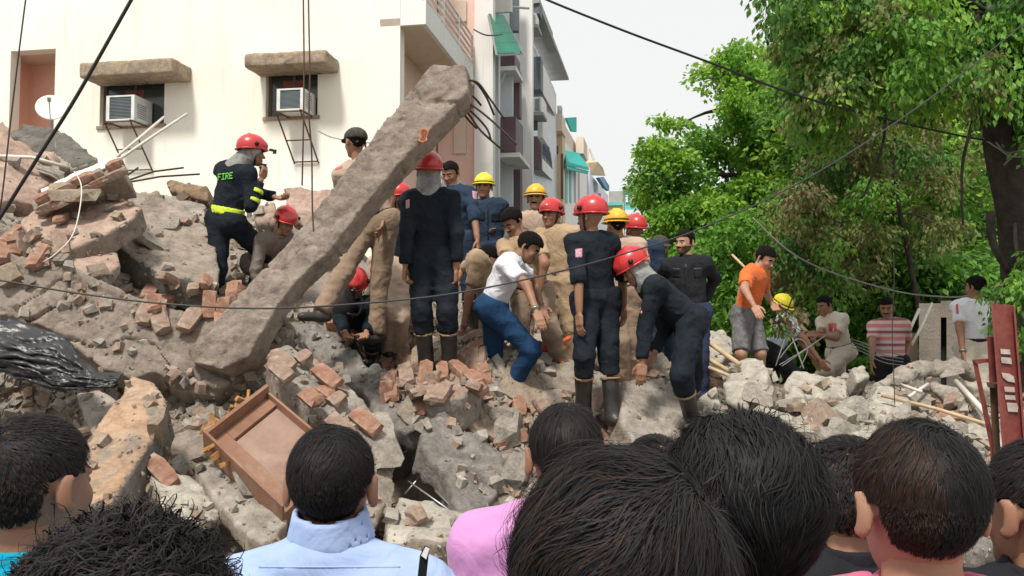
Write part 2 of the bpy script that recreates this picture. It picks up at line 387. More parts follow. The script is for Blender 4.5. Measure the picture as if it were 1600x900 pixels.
# sides of the building behind the fin: street wall with pink plaster
b = MB(); b.st(.245, 3.6, -.2, 0, 0, H); b.build('street_wall', M['pink_wall'], wb)
def ac_window(rect, seed, acpx):
    t0, t1, z0, z1 = rect; fr = MB()
    for a in ((t0, t0+.05, z0, z1), (t1-.05, t1, z0, z1), (t0+.05, t1-.05, z1-.05, z1), (t0+.05, t1-.05, z0, z0+.05), ((t0+t1)/2-.02, (t0+t1)/2+.02, z0+.05, z1-.05)):
        fr.st(.10, .16, a[0], a[1], a[2], a[3])
    w_ = fr.build('window', M['frame_brown'], wb)
    for k, (a, c) in enumerate(((t0+.05, (t0+t1)/2-.02), ((t0+t1)/2+.02, t1-.05))):
        g = MB(); g.st(.12, .13, a, c, z0+.05, z1-.05); g.build('pane', M['glass_dark'], w_)
    cu = MB(); cu.st(.112, .118, (t0+t1)/2-.2, (t0+t1)/2+.15, z0+.35, z1-.2); cu.build('curtain', M['red_curtain'], w_)
    sl = MB(); sl.st(-.03, .09, t0-.04, t1+.04, z0-.06, z0-.002); sl.build('sill', M['shade'], wb)
ac_window(win1, 1, None); ac_window(win2, 2, None)
def ac_unit(x0, y0, x1, y1, label, group):
    s0 = -.42; ta = st_of(x0, s0); tb = st_of(x1, s0); za = z_of(x0, y1, s0); zb = z_of(x0, y0, s0)
    r = thing('air_conditioner', label, 'air conditioner', W(s0+.3, (ta+tb)/2, za), group)
    b = MB(); th = .025
    b.st(s0, .09, ta, ta+th, za, zb); b.st(s0, .09, tb-th, tb, za, zb); b.st(s0, .09, ta+th, tb-th, zb-th, zb); b.st(s0, .09, ta+th, tb-th, za, za+th)
    b.st(s0, s0+.02, ta+th, ta+th+.03, za+th, zb-th); b.st(s0, s0+.02, tb-th-.03, tb-th, za+th, zb-th)
    b.build('casing', M['ac_white'], r)
    b = MB(); b.st(s0+.04, s0+.06, ta+th, tb-th, za+th, zb-th); g = b.build('grill', M['ac_grill'], r)
    b = MB()
    for k in range(14): z = za+th+.02 + k*(zb-za-2*th-.03)/14; b.st(s0+.015, s0+.038, ta+th+.03, tb-th-.03, z, z+.008)
    b.build('louvre', M['ac_grill'], g)
    b = MB()
    for k in range(7): z = za+.06 + k*.035; b.st(s0+.08, s0+.34, tb+.001, tb+.004, z, z+.014)
    b.build('side_vent', M['ac_grill'], r)
    # bracket of angle iron
    k = thing('ac_bracket', label.replace('air conditioner', 'iron bracket below air conditioner'), 'bracket', W(0, ta, za-.1), group.replace('air conditioners', 'iron brackets'))
    b = MB(); zz = za-.02; wv = .018
    for t in (ta+.02, tb-.02):
        b.bar(W(-.5, t, zz), W(0, t, zz), wv); b.bar(W(-.5, t, zz), W(-.02, t+.12, zz-.75), wv)
    b.bar(W(-.49, ta+.02, zz-.02), W(-.49, tb-.02, zz-.02), wv); b.bar(W(-.25, ta+.08, zz-.42), W(-.25, tb+.05, zz-.42), wv); b.bar(W(-.03, ta+.15, zz-.72), W(-.03, tb+.1, zz-.72), wv)
    b.build('bracket_frame', M['iron'], k)
ac_unit(164, 150, 208, 189, 'boxy white air conditioner in the left window above the rubble', 'window air conditioners')
ac_unit(431, 139, 473, 173, 'boxy white air conditioner in the window behind the hanging cables', 'window air conditioners')
def sunshade(x0, x1, ytop, ybot, label):
    s0 = -.55; ta = st_of(x0, s0); tb = st_of(x1, s0); za = z_of(x0, ybot, s0); zb = z_of(x0, ytop, s0)
    hz = zb - za
    def fn(p):
        q = (p - W(0, 0, 0)); s = q @ SD; t = q @ TD; z = p[:, 2]
        qq = np.stack([s - s0/2, t - (ta+tb)/2, z - (za+zb)/2 + .08*(s/s0)*0], 1)
        d = sd_box(qq, (0,0,0), (-s0/2 + .02, (tb-ta)/2, hz/2), r=.015)
        return d + .012*fbm(p*6, 3, 5) + .02*np.maximum(0, noise(p*9, 3) - .3)*(z < za+.1)
    c = W(s0/2, (ta+tb)/2, (za+zb)/2); R_ = np.array([(tb-ta)/2+.25, .65, hz/2+.05])
    V, Q = sdf_mesh(fn, c - R_, c + R_, .035)
    part('sunshade', V, Q, M['shade'], wb, label=label)
sunshade(120, 268, 98, 122, 'flaking sunshade over left window'); sunshade(379, 508, 84, 106, 'flaking sunshade over right window')
# balconies on the street side
def balcony(z, kind):
    t1 = .70; b = MB(); b.st(.0 if z > 5 else .0, 3.58, .003, t1, z, z+.12); b.build('balcony_slab', M['beige'], wb)
    b = MB(); b.st(-.06, 3.58, t1, t1+.07, z-.02, z+.36); b.st(-.06, -.003, .36, t1, z-.02, z+.36 if kind else z+.36); b.build('balcony_fascia', M['white_paint'], wb)
    for k in range(5):
        r = MB(); zz = z+.44+k*.13; r.tube([W(-.03, t1+.035, zz), W(3.48, t1+.035, zz)], .021, 8); r.build('rail', M['white_paint'], wb, True)
    for k in range(4):
        r = MB(); s = .02+k*1.15; r.st(s, s+.04, t1+.015, t1+.055, z+.36, z+.97); r.build('rail_post', M['white_paint'], wb)
ZB = z_of(625, 40, 0)
balcony(ZB, 1); balcony(ZB-3.05, 0)
b = MB(); b.st(-.055, -.004, .36, .695, ZB+.345, ZB+.9); b.build('parapet', M['white_wall'], wb)
# wall with a window closing the balconies (next house side)
# ================================================================== houses down the street
def px_box(b, s0, s1, x0, x1, y0, y1, m=None):
    ta = st_of(x0, s0); tb = st_of(x1, s0); za = z_of(x0, y1, s0); zb = z_of(x0, y0, s0); b.st(s0, s1, ta, tb, za, zb, m); return (ta, tb, za, zb)
def one(name, root, mat, s0, s1, x0, x1, y0, y1, label=None):
    b = MB(); r = px_box(b, s0, s1, x0, x1, y0, y1); b.build(name, mat, root, label=label); return r
# --- second house: white and maroon
h2 = thing('row_house', 'narrow white row house with maroon balconies and a green awning', 'building', W(3.62, 0, 0))
b = MB(); b.st(3.77, 3.9, 0.02, st_of(760, 3.7), 0, 12.5); b.st(3.62, 3.76, 0.02, st_of(741, 3.5)-.004, 0, 12.5); b.build('side_wall', M['pink_wall'], h2)
for (ya, yb) in ((2, 34), (182, 240)):
    f = one('window', h2, M['beige'], 3.57, 3.612, 709, 728, ya, yb); 
b = MB(); b.st(3.5, 3.75, st_of(741, 3.5), st_of(770, 3.5), 0, 13); b.build('column', M['white_paint'], h2)
b = MB(); b.st(4.62, 12, -.2, .6, 0, 11.8); b.build('wall', M['bluewhite'], h2)
one('pilaster', h2, M['bluewhite'], 5.0, 5.2, 768, 779, 60, 560)
one('balcony_panel', h2, M['maroon'], 5.4, 6.4, 778, 806, 183, 238)
one('balcony_slab', h2, M['white_paint'], 5.42, 6.9, 779, 812, 239, 246)
one('wall_panel', h2, M['bluewhite'], 6.4, 6.5, 779, 801, 105, 560)
one('balcony_panel', h2, M['maroon'], 6.0, 6.8, 774, 804, 84, 103); one('balcony_slab', h2, M['white_paint'], 5.98, 7.0, 775, 806, 104, 111)
one('upper_pilaster', h2, M['slate'], 6.9, 7.1, 796, 809, -40, 48)
one('column', h2, M['maroon'], 7.0, 7.3, 800, 812, 110, 183); one('column', h2, M['maroon'], 7.0, 7.3, 801, 813, 246, 420)
one('side_wall', h2, M['white_paint'], 4.65, 4.72, 770, 800, -60, 20)
b = MB()
for (x, y) in ((764, 8), (770, 12)): pass
b.tube([P(762, 3, 18.6), P(768, 12, 18.8), P(790, 10, 19.4), P(826, 13, 21)], .03, 6); b.build('pipe', M['grey_paint'], h2, True)
# green awning: sloping corrugated sheet
aw = thing('awning', 'green translucent sheet awning sloping from the white row house', 'awning', P(785, 50, 18.7))
A, B_, C, D_ = P(763, 22, 17.1), P(786, 23, 19.6), P(816, 82, 19.0), P(776, 84, 17.0)
for k in range(4):
    u0, u1 = k/4, (k+1)/4 - .01
    V = []; n = 14
    for i in range(n+1):
        for u in (u0, u1):
            v = i/n; p = (A*(1-v) + B_*v)*(1-u) + (D_*(1-v) + C*v)*u; V.append(p + np.array([0,0,.02*(i % 2)]))
    V = np.array(V); V2 = V - [0,0,.012]; F = [(2*i, 2*i+1, 2*i+3, 2*i+2) for i in range(n)]; m = len(V)
    bb = MB(); bb.add(np.concatenate([V, V2]), F + [tuple(m + j for j in f)[::-1] for f in F]); bb.build('sheet', M['green_sheet'], aw)
b = MB(); b.bar(A+[0,0,-.03], D_+[0,0,-.03], .04); b.bar(B_+[0,0,-.03], C+[0,0,-.03], .04); b.bar(D_+[0,0,-.03], C+[0,0,-.03], .04); b.build('awning_frame', M['grey_paint'], aw)
b = MB(); b.tube([P(793, 108, 20.2), P(773, 150, 19)], .02, 6); b.build('stay', M['grey_paint'], aw)
# --- third: tall white with overhanging slabs
h3 = thing('row_house', 'tall white row house with a wide grey roof overhang and slate panels', 'building', W(7.5, 0, 0))
one('wall', h3, M['white_paint'], 7.6, 7.8, 812, 832, -60, 600)
b = MB(); b.st(12, 17.5, -.6, st_of(834, 12), 0, z_of(834, 70, 12)); b.build('street_wall', M['bluewhite'], h3)
one('roof_slab', h3, M['grey_paint'], 12.2, 17, 828, 862, 52, 56); one('roof_slab', h3, M['grey_paint'], 9, 13, 826, 843, 4, 9)
b = MB(); b.poly_prism([P(827, 6, 23), P(843, 4, 23), P(864, 58, 27), P(828, 62, 24)], [0,0,.12]); b.build('roof_overhang', M['grey_paint'], h3)
b = MB(); px_box(b, 9, 9.5, 827, 843, 4, 22); b.build('roof_panel', M['slate'], h3)
one('wall_panel', h3, M['slate'], 10.5, 11.0, 829, 845, 89, 140)
b = MB(); b.poly_prism([P(829, 141, 25), P(845, 140, 25), P(868, 181, 31), P(843, 182, 28)], [0,0,.12]); b.build('balcony_underside', M['grey_paint'], h3)
b = MB(); b.poly_prism([P(845, 95, 25), P(845, 140, 25), P(868, 181, 31), P(866, 138, 31)], [-.1,0,0]); b.build('balcony_side', M['white_paint'], h3)
one('service_duct', h3, M['white_paint'], 9.6, 10.4, 840, 848, 152, 215)
one('window', h3, M['slate'], 9.2, 9.24, 822, 840, 178, 204)
one('balcony_panel', h3, M['maroon'], 11, 11.2, 831, 846, 213, 264)
b = MB(); b.poly_prism([P(833, 266, 25), P(846, 264, 25), P(873, 292, 34), P(855, 294, 31)], [0,0,.1]); b.build('balcony_underside', M['grey_paint'], h3)
b = MB(); b.poly_prism([P(846, 246, 25), P(846, 264, 25), P(873, 292, 34), P(873, 275, 34)], [-.1,0,0]); b.build('balcony_side', M['white_paint'], h3)
b = MB()
for k in range(14):
    u = k/13; a = P(846, 246, 25)*(1-u) + P(873, 275, 34)*u; c = P(846, 214, 25)*(1-u) + P(868, 244, 34)*u; b.bar(a, c, .03)
    if k: b.bar(a, pc, .02); b.bar(c, pa, .02)
    pa, pc = a, c
b.build('grille', M['slate'], h3)
for (x0, y0, x1, y1, s, lb) in ((820, 21, 838, 38, 8.4, 'small air conditioner caged high under the roof overhang'), (822, 152, 846, 175, 8.8, 'white caged air conditioner halfway up the tall row house')):
    r = thing('air_conditioner', lb, 'air conditioner', W(s, st_of((x0+x1)/2, s), z_of(x0, y1, s)))
    b = MB(); px_box(b, s, s+.5, x0, x1, y0, y1); b.build('casing', M['ac_white'], r)
    xm = (x0+x1)/2
    for (xa, xb) in ((x0+3, xm-1.5), (xm+1.5, x1-3)):
        b = MB(); px_box(b, s-.02, s-.003, xa, xb, y0+2.5, y1-2.5); b.build('grill', M['ac_grill'], r)
    b = MB(); px_box(b, s-.15, s+.6, x0-3, x1+3, y1+1, y1+6); b.build('shelf', M['grey_paint'], r)
# --- fourth: tan house
h4 = thing('row_house', 'tan row house with a pinkish balcony between white houses', 'building', W(17.6, 0, 0))
r4 = one('wall', h4, M['tan_wall'], 18, 18.8, 853, 879, 205, 600)
b = MB(); b.st(18.81, 19.6, -.5, r4[1]-.1, 0, r4[3]-.3); b.build('rear_wall', M['white_paint'], h4)
one('balcony', h4, M['beige'], 17.4, 18.6, 853, 878, 178, 205); one('pipe', h4, M['frame_brown'], 17.2, 17.4, 876, 879.5, 240, 310); one('chimney', h4, M['grey_paint'], 17.6, 18, 871, 877, 165, 180)
one('window', h4, M['frame_brown'], 17.93, 17.99, 858, 864, 223, 236); one('window', h4, M['frame_brown'], 17.93, 17.99, 866, 872, 228, 240)
# --- fifth: white house with green awnings
h5 = thing('row_house', 'long white row house beyond the tan one with green cloth awning', 'building', W(29.5, 0, 0))
t5 = st_of(882, 20)
def long_wall(root, mat, s0, s1, xa, ya, xb, yb, name='street_wall', thick=.3):
    # wall along the street whose top runs from pixel (xa,ya) at s0 to (xb,yb) at s1
    ta, tb = st_of(xa, s0), st_of(xb, s1); za, zb = z_of(xa, ya, s0), z_of(xb, yb, s1)
    b = MB(); b.hexa([W(s0,ta-thick,0), W(s0,ta,0), W(s1,tb,0), W(s1,tb-thick,0), W(s0,ta-thick,za), W(s0,ta,za), W(s1,tb,zb), W(s1,tb-thick,zb)])
    b.build(name, mat, root)
long_wall(h5, M['white_paint'], 20, 36, 879.5, 218, 917, 262)
long_wall(h5, M['beige'], 21, 30, 878, 186, 903, 230, 'parapet', .25)
one('stair_head', h5, M['beige'], 27, 29, 900, 912, 214, 240); one('end_wall', h5, M['bluewhite'], 36.1, 36.6, 905, 921, 262, 600)
aw = thing('awning', 'teal cloth awning on the long white row house', 'awning', P(900, 255, 42))
b = MB(); b.poly_prism([P(882, 240, 33.5), P(906, 243, 41.5), P(920, 266, 41), P(885, 258, 32)], [0,0,.12]); b.poly_prism([P(885, 259, 32), P(920, 267, 41), P(919, 272, 41), P(886, 264, 32)], [-.05,.05,0]); b.build('cloth', M['teal'], aw)
dwl = lambda x: (5457 + (x-879.5)*18)/(1040-x) - .8
for x in (884, 890, 897, 903):
    f = MB(); f.poly_prism([P(x, 266, dwl(x)), P(x+3, 267, dwl(x+3)), P(x+3, 318, dwl(x+3)), P(x, 316, dwl(x))], [-.1,0,0]); f.build('window', M['grey_paint'] if x % 2 else M['teal_wall'], h5)
tk = thing('roof_sheet', 'turquoise sheet hung upright on the roof parapet', 'sheet', P(893, 195, 48))
b = MB(); b.poly_prism([P(885, 184, 46), P(901, 183, 50), P(901, 206, 50), P(894, 205, 48)], [-.1,.1,0]); b.build('panel', M['teal'], tk)
# --- sixth and beyond
h6 = thing('row_house', 'far pale house with a curved beige roof canopy and blue awning', 'building', W(37, 0, 0))
long_wall(h6, M['bluewhite'], 40, 62, 921, 270, 950, 305)
b = MB(); b.poly_prism([P(919, 254, 56), P(934, 253, 58), P(942, 262, 60), P(946, 275, 62), P(930, 273, 60), P(921, 274, 56)], [-.4,.4,.2]); b.build('roof_canopy', M['tan_wall'], h6)
b = MB(); b.poly_prism([P(936, 277, 56), P(943, 276, 60), P(952, 290, 62), P(952, 298, 62), P(946, 293, 58)], [-.2,.2,0]); b.build('awning', M['blue_cloth'], h6)
for (x, y) in ((928, 290), (935, 302), (940, 310)):
    b = MB(); b.poly_prism([P(x, y, 55), P(x+4, y, 55), P(x+4, y+10, 55), P(x, y+10, 55)], [0,.1,0]); b.build('window', M['slate'], h6)
b = MB(); b.tube([P(918, 250, 58), P(921, 232, 58), P(928, 250, 58)], .1, 5); b.build('roof_frame', M['pole'], h6)
h7 = thing('far_house', 'distant grey and yellow house at the end of the street', 'building', W(70, 2, 0))
one('wall', h7, M['grey_paint'], 70, 74, 951, 973, 299, 560); one('lower_wall', h7, M['yellow_wall'], 69.5, 69.9, 949, 974, 318, 560); one('balcony', h7, M['teal_wall'], 69, 69.5, 946, 972, 316, 321)
one('roof_room', h7, M['bluewhite'], 72, 73, 960, 968, 291, 299)
h8 = thing('far_house', 'distant teal house closing the end of the street', 'building', W(80, 4, 0))
one('wall', h8, M['teal_wall'], 80, 86, 973, 1002, 294, 560); one('lower_wall', h8, M['bluewhite'], 79.5, 79.9, 975, 1001, 328, 560); one('roof_ledge', h8, M['slate'], 79.4, 86.2, 972, 1003, 292, 294)
for x in (977, 986):
    one('window', h8, M['bluewhite'], 79.8, 79.95, x, x+4, 305, 316)
# --- neighbour at the left edge
h0 = thing('neighbour_house', 'weathered pink house at the left edge with dark windows', 'building', W(.6, -9, 0))
b = MB(); b.st(.3, 1.4, -12, WL-.01, 0, H); b.build('wall', M['beige'], h0)
b = MB(); b.st(.24, .295, st_of(-40, .24), st_of(3, .24), z_of(0, 46, .24), z_of(0, 4, .24)); b.build('window', M['glass_dark'], h0)
b = MB(); b.st(.24, .295, st_of(-40, .24), st_of(5, .24), z_of(0, 180, .24), z_of(0, 76, .24)); b.build('window', M['glass_dark'], h0)
b = MB(); b.st(.1, .29, st_of(-40, .1), st_of(9, .1), z_of(0, 74, .1), z_of(0, 48, .1)); b.build('ledge', M['plaster_pink'], h0)
# --- satellite dish
ds = thing('satellite_dish', 'small white satellite dish at the corner of the salmon recess', 'dish', P(80, 170, 13.6))
c = P(80, 168, 13.6); nrm = unit([.35, -.9, .35]); ux = unit(np.cross(nrm, [0,0,1])); uy = np.cross(ux, nrm)
V = [c + nrm*-.05]; F3 = []; F4 = []
for i in range(1, 6):
    for k in range(24):
        a = k*math.pi/12; r = .22*i/5; V.append(c - nrm*.05*(1 - (i/5)**2) + r*(ux*math.cos(a) + uy*math.sin(a)))
for k in range(24): F3.append((0, 1+k, 1+(k+1) % 24))
for i in range(4):
    for k in range(24): F4.append((1+i*24+k, 1+(i+1)*24+k, 1+(i+1)*24+(k+1) % 24, 1+i*24+(k+1) % 24))
o = part('reflector', V, [np.array(F3), np.array(F4)], M['white_paint'], ds); sm = o.modifiers.new('s', 'SOLIDIFY'); sm.thickness = .01
b = MB(); b.tube([c - uy*.2, c + nrm*.28 - uy*.05], .008, 6); b.tube([c + nrm*.26 - uy*.06, c + nrm*.32 - uy*.03], .025, 8); b.build('feed_arm', M['grey_paint'], ds)
b = MB(); b.tube([c - nrm*.05, c - nrm*.15, c - nrm*.15 - [0,0,.35]], .02, 8); b.build('mount', M['grey_paint'], ds)
b = MB(); q0 = c + nrm*.003 + uy*.07 - ux*.07
def letter_strokes(b, txt, org, ux, uy, h, off, thick=.004, m=None, wbar=.16):
    """block letters from small bars: 5x7 pixel font"""
    FONT = {'F': ["11111","10000","10000","11110","10000","10000","10000"], 'I': ["11111","00100","00100","00100","00100","00100","11111"],
            'R': ["11110","10001","10001","11110","10100","10010","10001"], 'E': ["11111","10000","10000","11110","10000","10000","11111"],
            'P': ["11110","10001","10001","11110","10000","10000","10000"], 'A': ["01110","10001","10001","11111","10001","10001","10001"], 'S': ["01111","10000","10000","01110","00001","00001","11110"]}
    cw = h/7; x = 0
    for ch in txt:
        g = FONT[ch]
        for r in range(7):
            cidx = 0
            while cidx < 5:
                if g[r][cidx] == '1':
                    e = cidx
                    while e < 5 and g[r][e] == '1': e += 1
                    p = [org + ux*(x + cidx*cw) - uy*r*cw, org + ux*(x + e*cw) - uy*r*cw, org + ux*(x + e*cw) - uy*(r+1.02)*cw, org + ux*(x + cidx*cw) - uy*(r+1.02)*cw]
                    b.poly_prism(p, off*thick, m); cidx = e
                else: cidx += 1
        x += 6*cw
    return x
# ================================================================== the rubble mound: a height field through measured points
CP = [(-150,250,9.4),(0,240,10),(100,240,10.3),(200,275,10.3),(0,300,8.8),(150,340,8.8),(300,325,10.2),(440,315,11),(520,345,11.2),
 (0,400,7.3),(150,405,7.7),(300,435,8.0),(250,385,8.6),(340,455,7.9),(400,450,8.1),(0,500,6.7),(150,500,6.9),(300,520,6.9),(430,540,7.0),
 (0,600,6.9),(90,640,6.7),(60,690,6.0),(270,630,6.0),(400,610,6.2),(480,610,6.5),(200,745,5.1),(300,725,5.3),(420,770,4.9),(520,740,5.3),
 (250,860,4.3),(420,860,4.3),(560,870,4.4),(600,640,7.7),(650,740,7.0),(560,590,7.6),(610,790,6.0),(500,525,7.9),(600,520,8.1),(680,590,7.3),(640,560,7.6),
 (750,605,7.1),(830,630,7.1),(560,500,8.6),(620,510,8.7),(750,530,8.6),(880,540,8.4),(700,500,9.3),(830,520,9.3),(740,700,6.1),(770,650,6.5),
 (850,685,6.5),(950,690,6.6),(1080,670,6.8),(1000,615,7.6),(700,830,4.9),(620,860,4.6),(700,890,4.3),(850,800,5),(1000,780,5.2),
 (1000,570,8.6),(1090,590,8.7),(1150,590,9.6),(1200,610,9),(1300,605,9.6),(1400,590,10),(1500,605,10.4),(1150,660,7.2),(1300,665,7.2),
 (1450,655,7.6),(1590,700,7.2),(1300,760,5.3),(1550,755,5),(1530,870,4.2),(1700,800,5),(1150,770,5.3),(1700,620,9.5)]
XYZ = [P(*c) for c in CP] + [np.array(c, float) for c in
 [(-6,13.2,2.8),(-3,13.2,2.6),(-1,13.5,1.9),(1,13.5,1.2),(3,13.5,.9),(6,13.5,.7),(8,13,.5),(0,17,.1),(4,17,.1),(-4,17,1.2),(9,17,0),(8,8,.6),(9,5,0),(-7.5,6,1.2),(-8,9,2.5),
  (-4,2.8,.0),(-2,2.8,.0),(0,2.8,.0),(2,2.8,.0),(4,2.8,.0),(-1,3.3,.35),(1,3.3,.35),(3,3.3,.3),(-3,3.3,.35)]]
XYZ = np.array(XYZ)
def _tps(r2): return np.where(r2 > 0, r2*np.log(np.maximum(r2, 1e-12)), 0)
def fit_tps(xy, z, lam=.02):
    n = len(xy); K = _tps(((xy[:,None]-xy[None])**2).sum(-1)) + lam*np.eye(n); Pm = np.c_[np.ones(n), xy]
    A = np.zeros((n+3, n+3)); A[:n,:n] = K; A[:n,n:] = Pm; A[n:,:n] = Pm.T
    return np.linalg.solve(A, np.r_[z, 0, 0, 0])
TW = fit_tps(XYZ[:,:2], XYZ[:,2])
def hbase(xy):
    out = np.zeros(len(xy)); n = len(XYZ)
    for i in range(0, len(xy), 20000):
        q = xy[i:i+20000]; out[i:i+20000] = _tps(((q[:,None]-XYZ[None,:,:2])**2).sum(-1)) @ TW[:n] + TW[n] + q @ TW[n+1:]
    return out
gx = np.arange(-8, 9, .05); gy = np.arange(2.75, 16.5, .05)
X, Y = np.meshgrid(gx, gy, indexing='ij'); xy = np.stack([X.ravel(), Y.ravel()], 1)
Z = hbase(xy); p3 = np.c_[xy, np.zeros(len(xy))]
edge = np.clip((xy[:,1]-2.8)/.8, 0, 1)*np.clip((8.6-np.abs(xy[:,0]))/1.0, 0, 1)*np.clip((16.4-xy[:,1])/1.5, 0, 1)
Z = Z + (.13*fbm(p3*1.6, 3, 3) + .07*np.abs(fbm(p3*5, 3, 9)) + .03*fbm(p3*14, 2, 12) - .02)
Z = Z - .24 + .17*np.clip((xy[:,1] - 6.6)/.5, 0, 1)*np.clip((xy[:,0] + 1.5)/.5, 0, 1)
Z = Z + .16*np.exp(-((xy - P(690,590,7.05)[:2])**2).sum(1)/.35**2)
for (c_, dep, rad_) in ((P(640,725,6.7), .95, .42), (P(600,660,7.3), .6, .35), (P(60,655,6.4), .8, .55)):
    Z = Z - dep*np.exp(-((xy - c_[:2])**2).sum(1)/rad_**2)
Z = np.maximum(Z, -.1)*edge - .05*(1-edge)
idx = np.arange(len(xy)).reshape(X.shape)
Fq = np.stack([idx[:-1,:-1].ravel(), idx[1:,:-1].ravel(), idx[1:,1:].ravel(), idx[:-1,1:].ravel()], 1)
TV = np.c_[xy, Z]
tag(part('rubble_mound', TV, Fq, M['earth'], None), kind='structure')
BV, BF, bn = [TV], [Fq], len(TV)
def add_bvh(V, Q):
    global bn
    BV.append(np.asarray(V)); BF.append(np.asarray(Q) + bn); bn += len(V)
_tb = BVHTree.FromPolygons([tuple(v) for v in TV[::1]], [tuple(f) for f in Fq])
def dg(px, py):
    r = ray(px, py); h = _tb.ray_cast(Vector(CAM), Vector(unit(r)), 60)
    return h[3]/np.linalg.norm(r) if h[0] is not None else 12.0

# ------------------------------------------------------------------ broken slabs
def poly_sdf(q, poly):
    n = len(poly); d = np.full(len(q), 1e9); s = np.ones(len(q))
    for i in range(n):
        a = poly[i]; b2 = poly[i-1]; e = b2 - a; w_ = q - a
        t = np.clip((w_ @ e)/max(e @ e, 1e-12), 0, 1); v = w_ - t[:,None]*e; d = np.minimum(d, (v*v).sum(1))
        c1 = q[:,1] >= a[1]; c2 = q[:,1] < b2[1]; c3 = e[0]*w_[:,1] > e[1]*w_[:,0]
        flip = (c1 & c2 & c3) | (~c1 & ~c2 & ~c3); s = np.where(flip, -s, s)
    return s*np.sqrt(d)
def plane_from(anch):
    A = np.array([P(*a) for a in anch]); c = A.mean(0); u, s, vt = np.linalg.svd(A - c); n = vt[2]
    if np.dot(n, c - CAM) < 0: n = -n
    return c, n
def slab(name, label, cat, poly, anch, thick, mat, side=None, h=.03, jag=.03, rough=.012, lean=None, groove=None, root=None, bvh=True, group=None, pits=0.0, seed=None, chips=1.3):
    c, n = plane_from(anch); pts = []
    for (px, py) in poly:
        r = ray(px, py); pts.append(CAM + r*np.dot(c - CAM, n)/np.dot(r, n))
    pts = np.array(pts); c = pts.mean(0); ex = unit(pts[1]-pts[0] - n*np.dot(pts[1]-pts[0], n)); ey = np.cross(n, ex)
    q2 = np.stack([(pts - c) @ ex, (pts - c) @ ey], 1); B = np.stack([ex, ey, n], 1); sd = int(abs(poly[0][0]*7 + poly[0][1]*13)) % 1000 if seed is None else seed
    def fn(p):      # p in the local frame
        w3 = p + sd
        pl = poly_sdf(p[:,:2], q2) + jag*fbm(w3*np.array([4,4,2.5]), 4, sd, .6)
        chip = np.clip((fbm(w3*3.2, 3, sd+21, .6) - .02)*14, 0, 1)*.5 + np.clip((fbm(w3*6.5, 3, sd+22, .6) - .1)*14, 0, 1)*.5
        z = np.abs(p[:,2] - thick/2) - thick/2 + rough*(fbm(w3*7, 4, sd+3, .65)*1.3 + chips*chip - .8*np.abs(noise(w3*21, sd+5)))
        d = smax(pl, z, .008)
        if pits: d = d + pits*np.maximum(0, fbm(w3*11, 3, sd+8) - .12)*3
        if groove is not None: d = d + groove(p, sd)
        return d
    lo = np.r_[q2.min(0)-.08, -.06]; hi = np.r_[q2.max(0)+.08, thick+.06]
    V, Q = sdf_mesh(fn, lo, hi, h)
    mi = None; mats = [mat]
    if side is not None:
        vn = np.cross(V[Q[:,2]]-V[Q[:,0]], V[Q[:,3]]-V[Q[:,1]]); vn /= np.linalg.norm(vn, axis=1)[:,None] + 1e-9
        mi = (np.abs(vn[:,2]) < .62).astype(int); mats = [mat, side]
    Wv = V @ B.T + c
    if bvh: add_bvh(Wv, Q)
    if root is None:
        o = link(name, mesh_np(name, Wv - c, Q, mats, mi), None, c); tag(o, label, cat, group)
    else: o = part(name, Wv, Q, mats, root, mi)
    return o, c, B
def brick_groove(sx, sy, ang, amp, w_=.02):
    ca, sa = math.cos(ang), math.sin(ang)
    def g(p, sd):
        x = p[:,0]*ca + p[:,1]*sa + .008*noise(p*6, 3); y = -p[:,0]*sa + p[:,1]*ca + .008*noise(p*6, 4)
        row = np.floor(y/sy); fy = np.abs((y/sy - row) - .5)*sy; u = x/sx + .5*(row % 2); cl = np.floor(u); fx = np.abs((u - cl) - .5)*sx
        e = np.minimum(sy/2 - fy, sx/2 - fx); k = np.clip(fbm(p*1.5+5, 2, 33)*3 + 1.5, .30, 1)
        hv = _hash(row.astype(np.int64), cl.astype(np.int64), np.zeros(len(row), np.int64), 5)
        return k*(amp*np.clip(1 - e/w_, 0, 1) + .010*hv + .010*(1+hv))*(p[:,2] < .06)
    return g
def cracks(lines, w_=.02, amp=.06):
    """crack lines in local metres along level sets of noise"""
    def g(p, sd):
        f = np.abs(fbm(p*np.array([1.3,1.3,.2]) + 3.1*lines, 3, 71)); return amp*np.clip(1 - f/w_, 0, 1)
    return g
def both(*gs): return lambda p, sd: sum(g(p, sd) for g in gs)

# cracked wall lying under the pillar
slab('fallen_wall', 'large cracked mud brown wall section lying below the tilted pillar', 'wall section',
     [(-60,385),(30,392),(100,400),(165,440),(235,470),(300,488),(370,455),(430,470),(470,515),(418,545),(385,580),(332,612),(285,605),(240,580),(205,592),(160,575),(112,535),(60,508),(-60,480)],
     [(0,400,6.62),(330,485,6.58),(320,610,6.22),(0,490,6.38)], .26, M['pillar'], M['conc_brown'], .0165, .028, .007, chips=.5,
     groove=both(brick_groove(.25, .11, .38, .030, .016), cracks(1.0, .013, .08)))
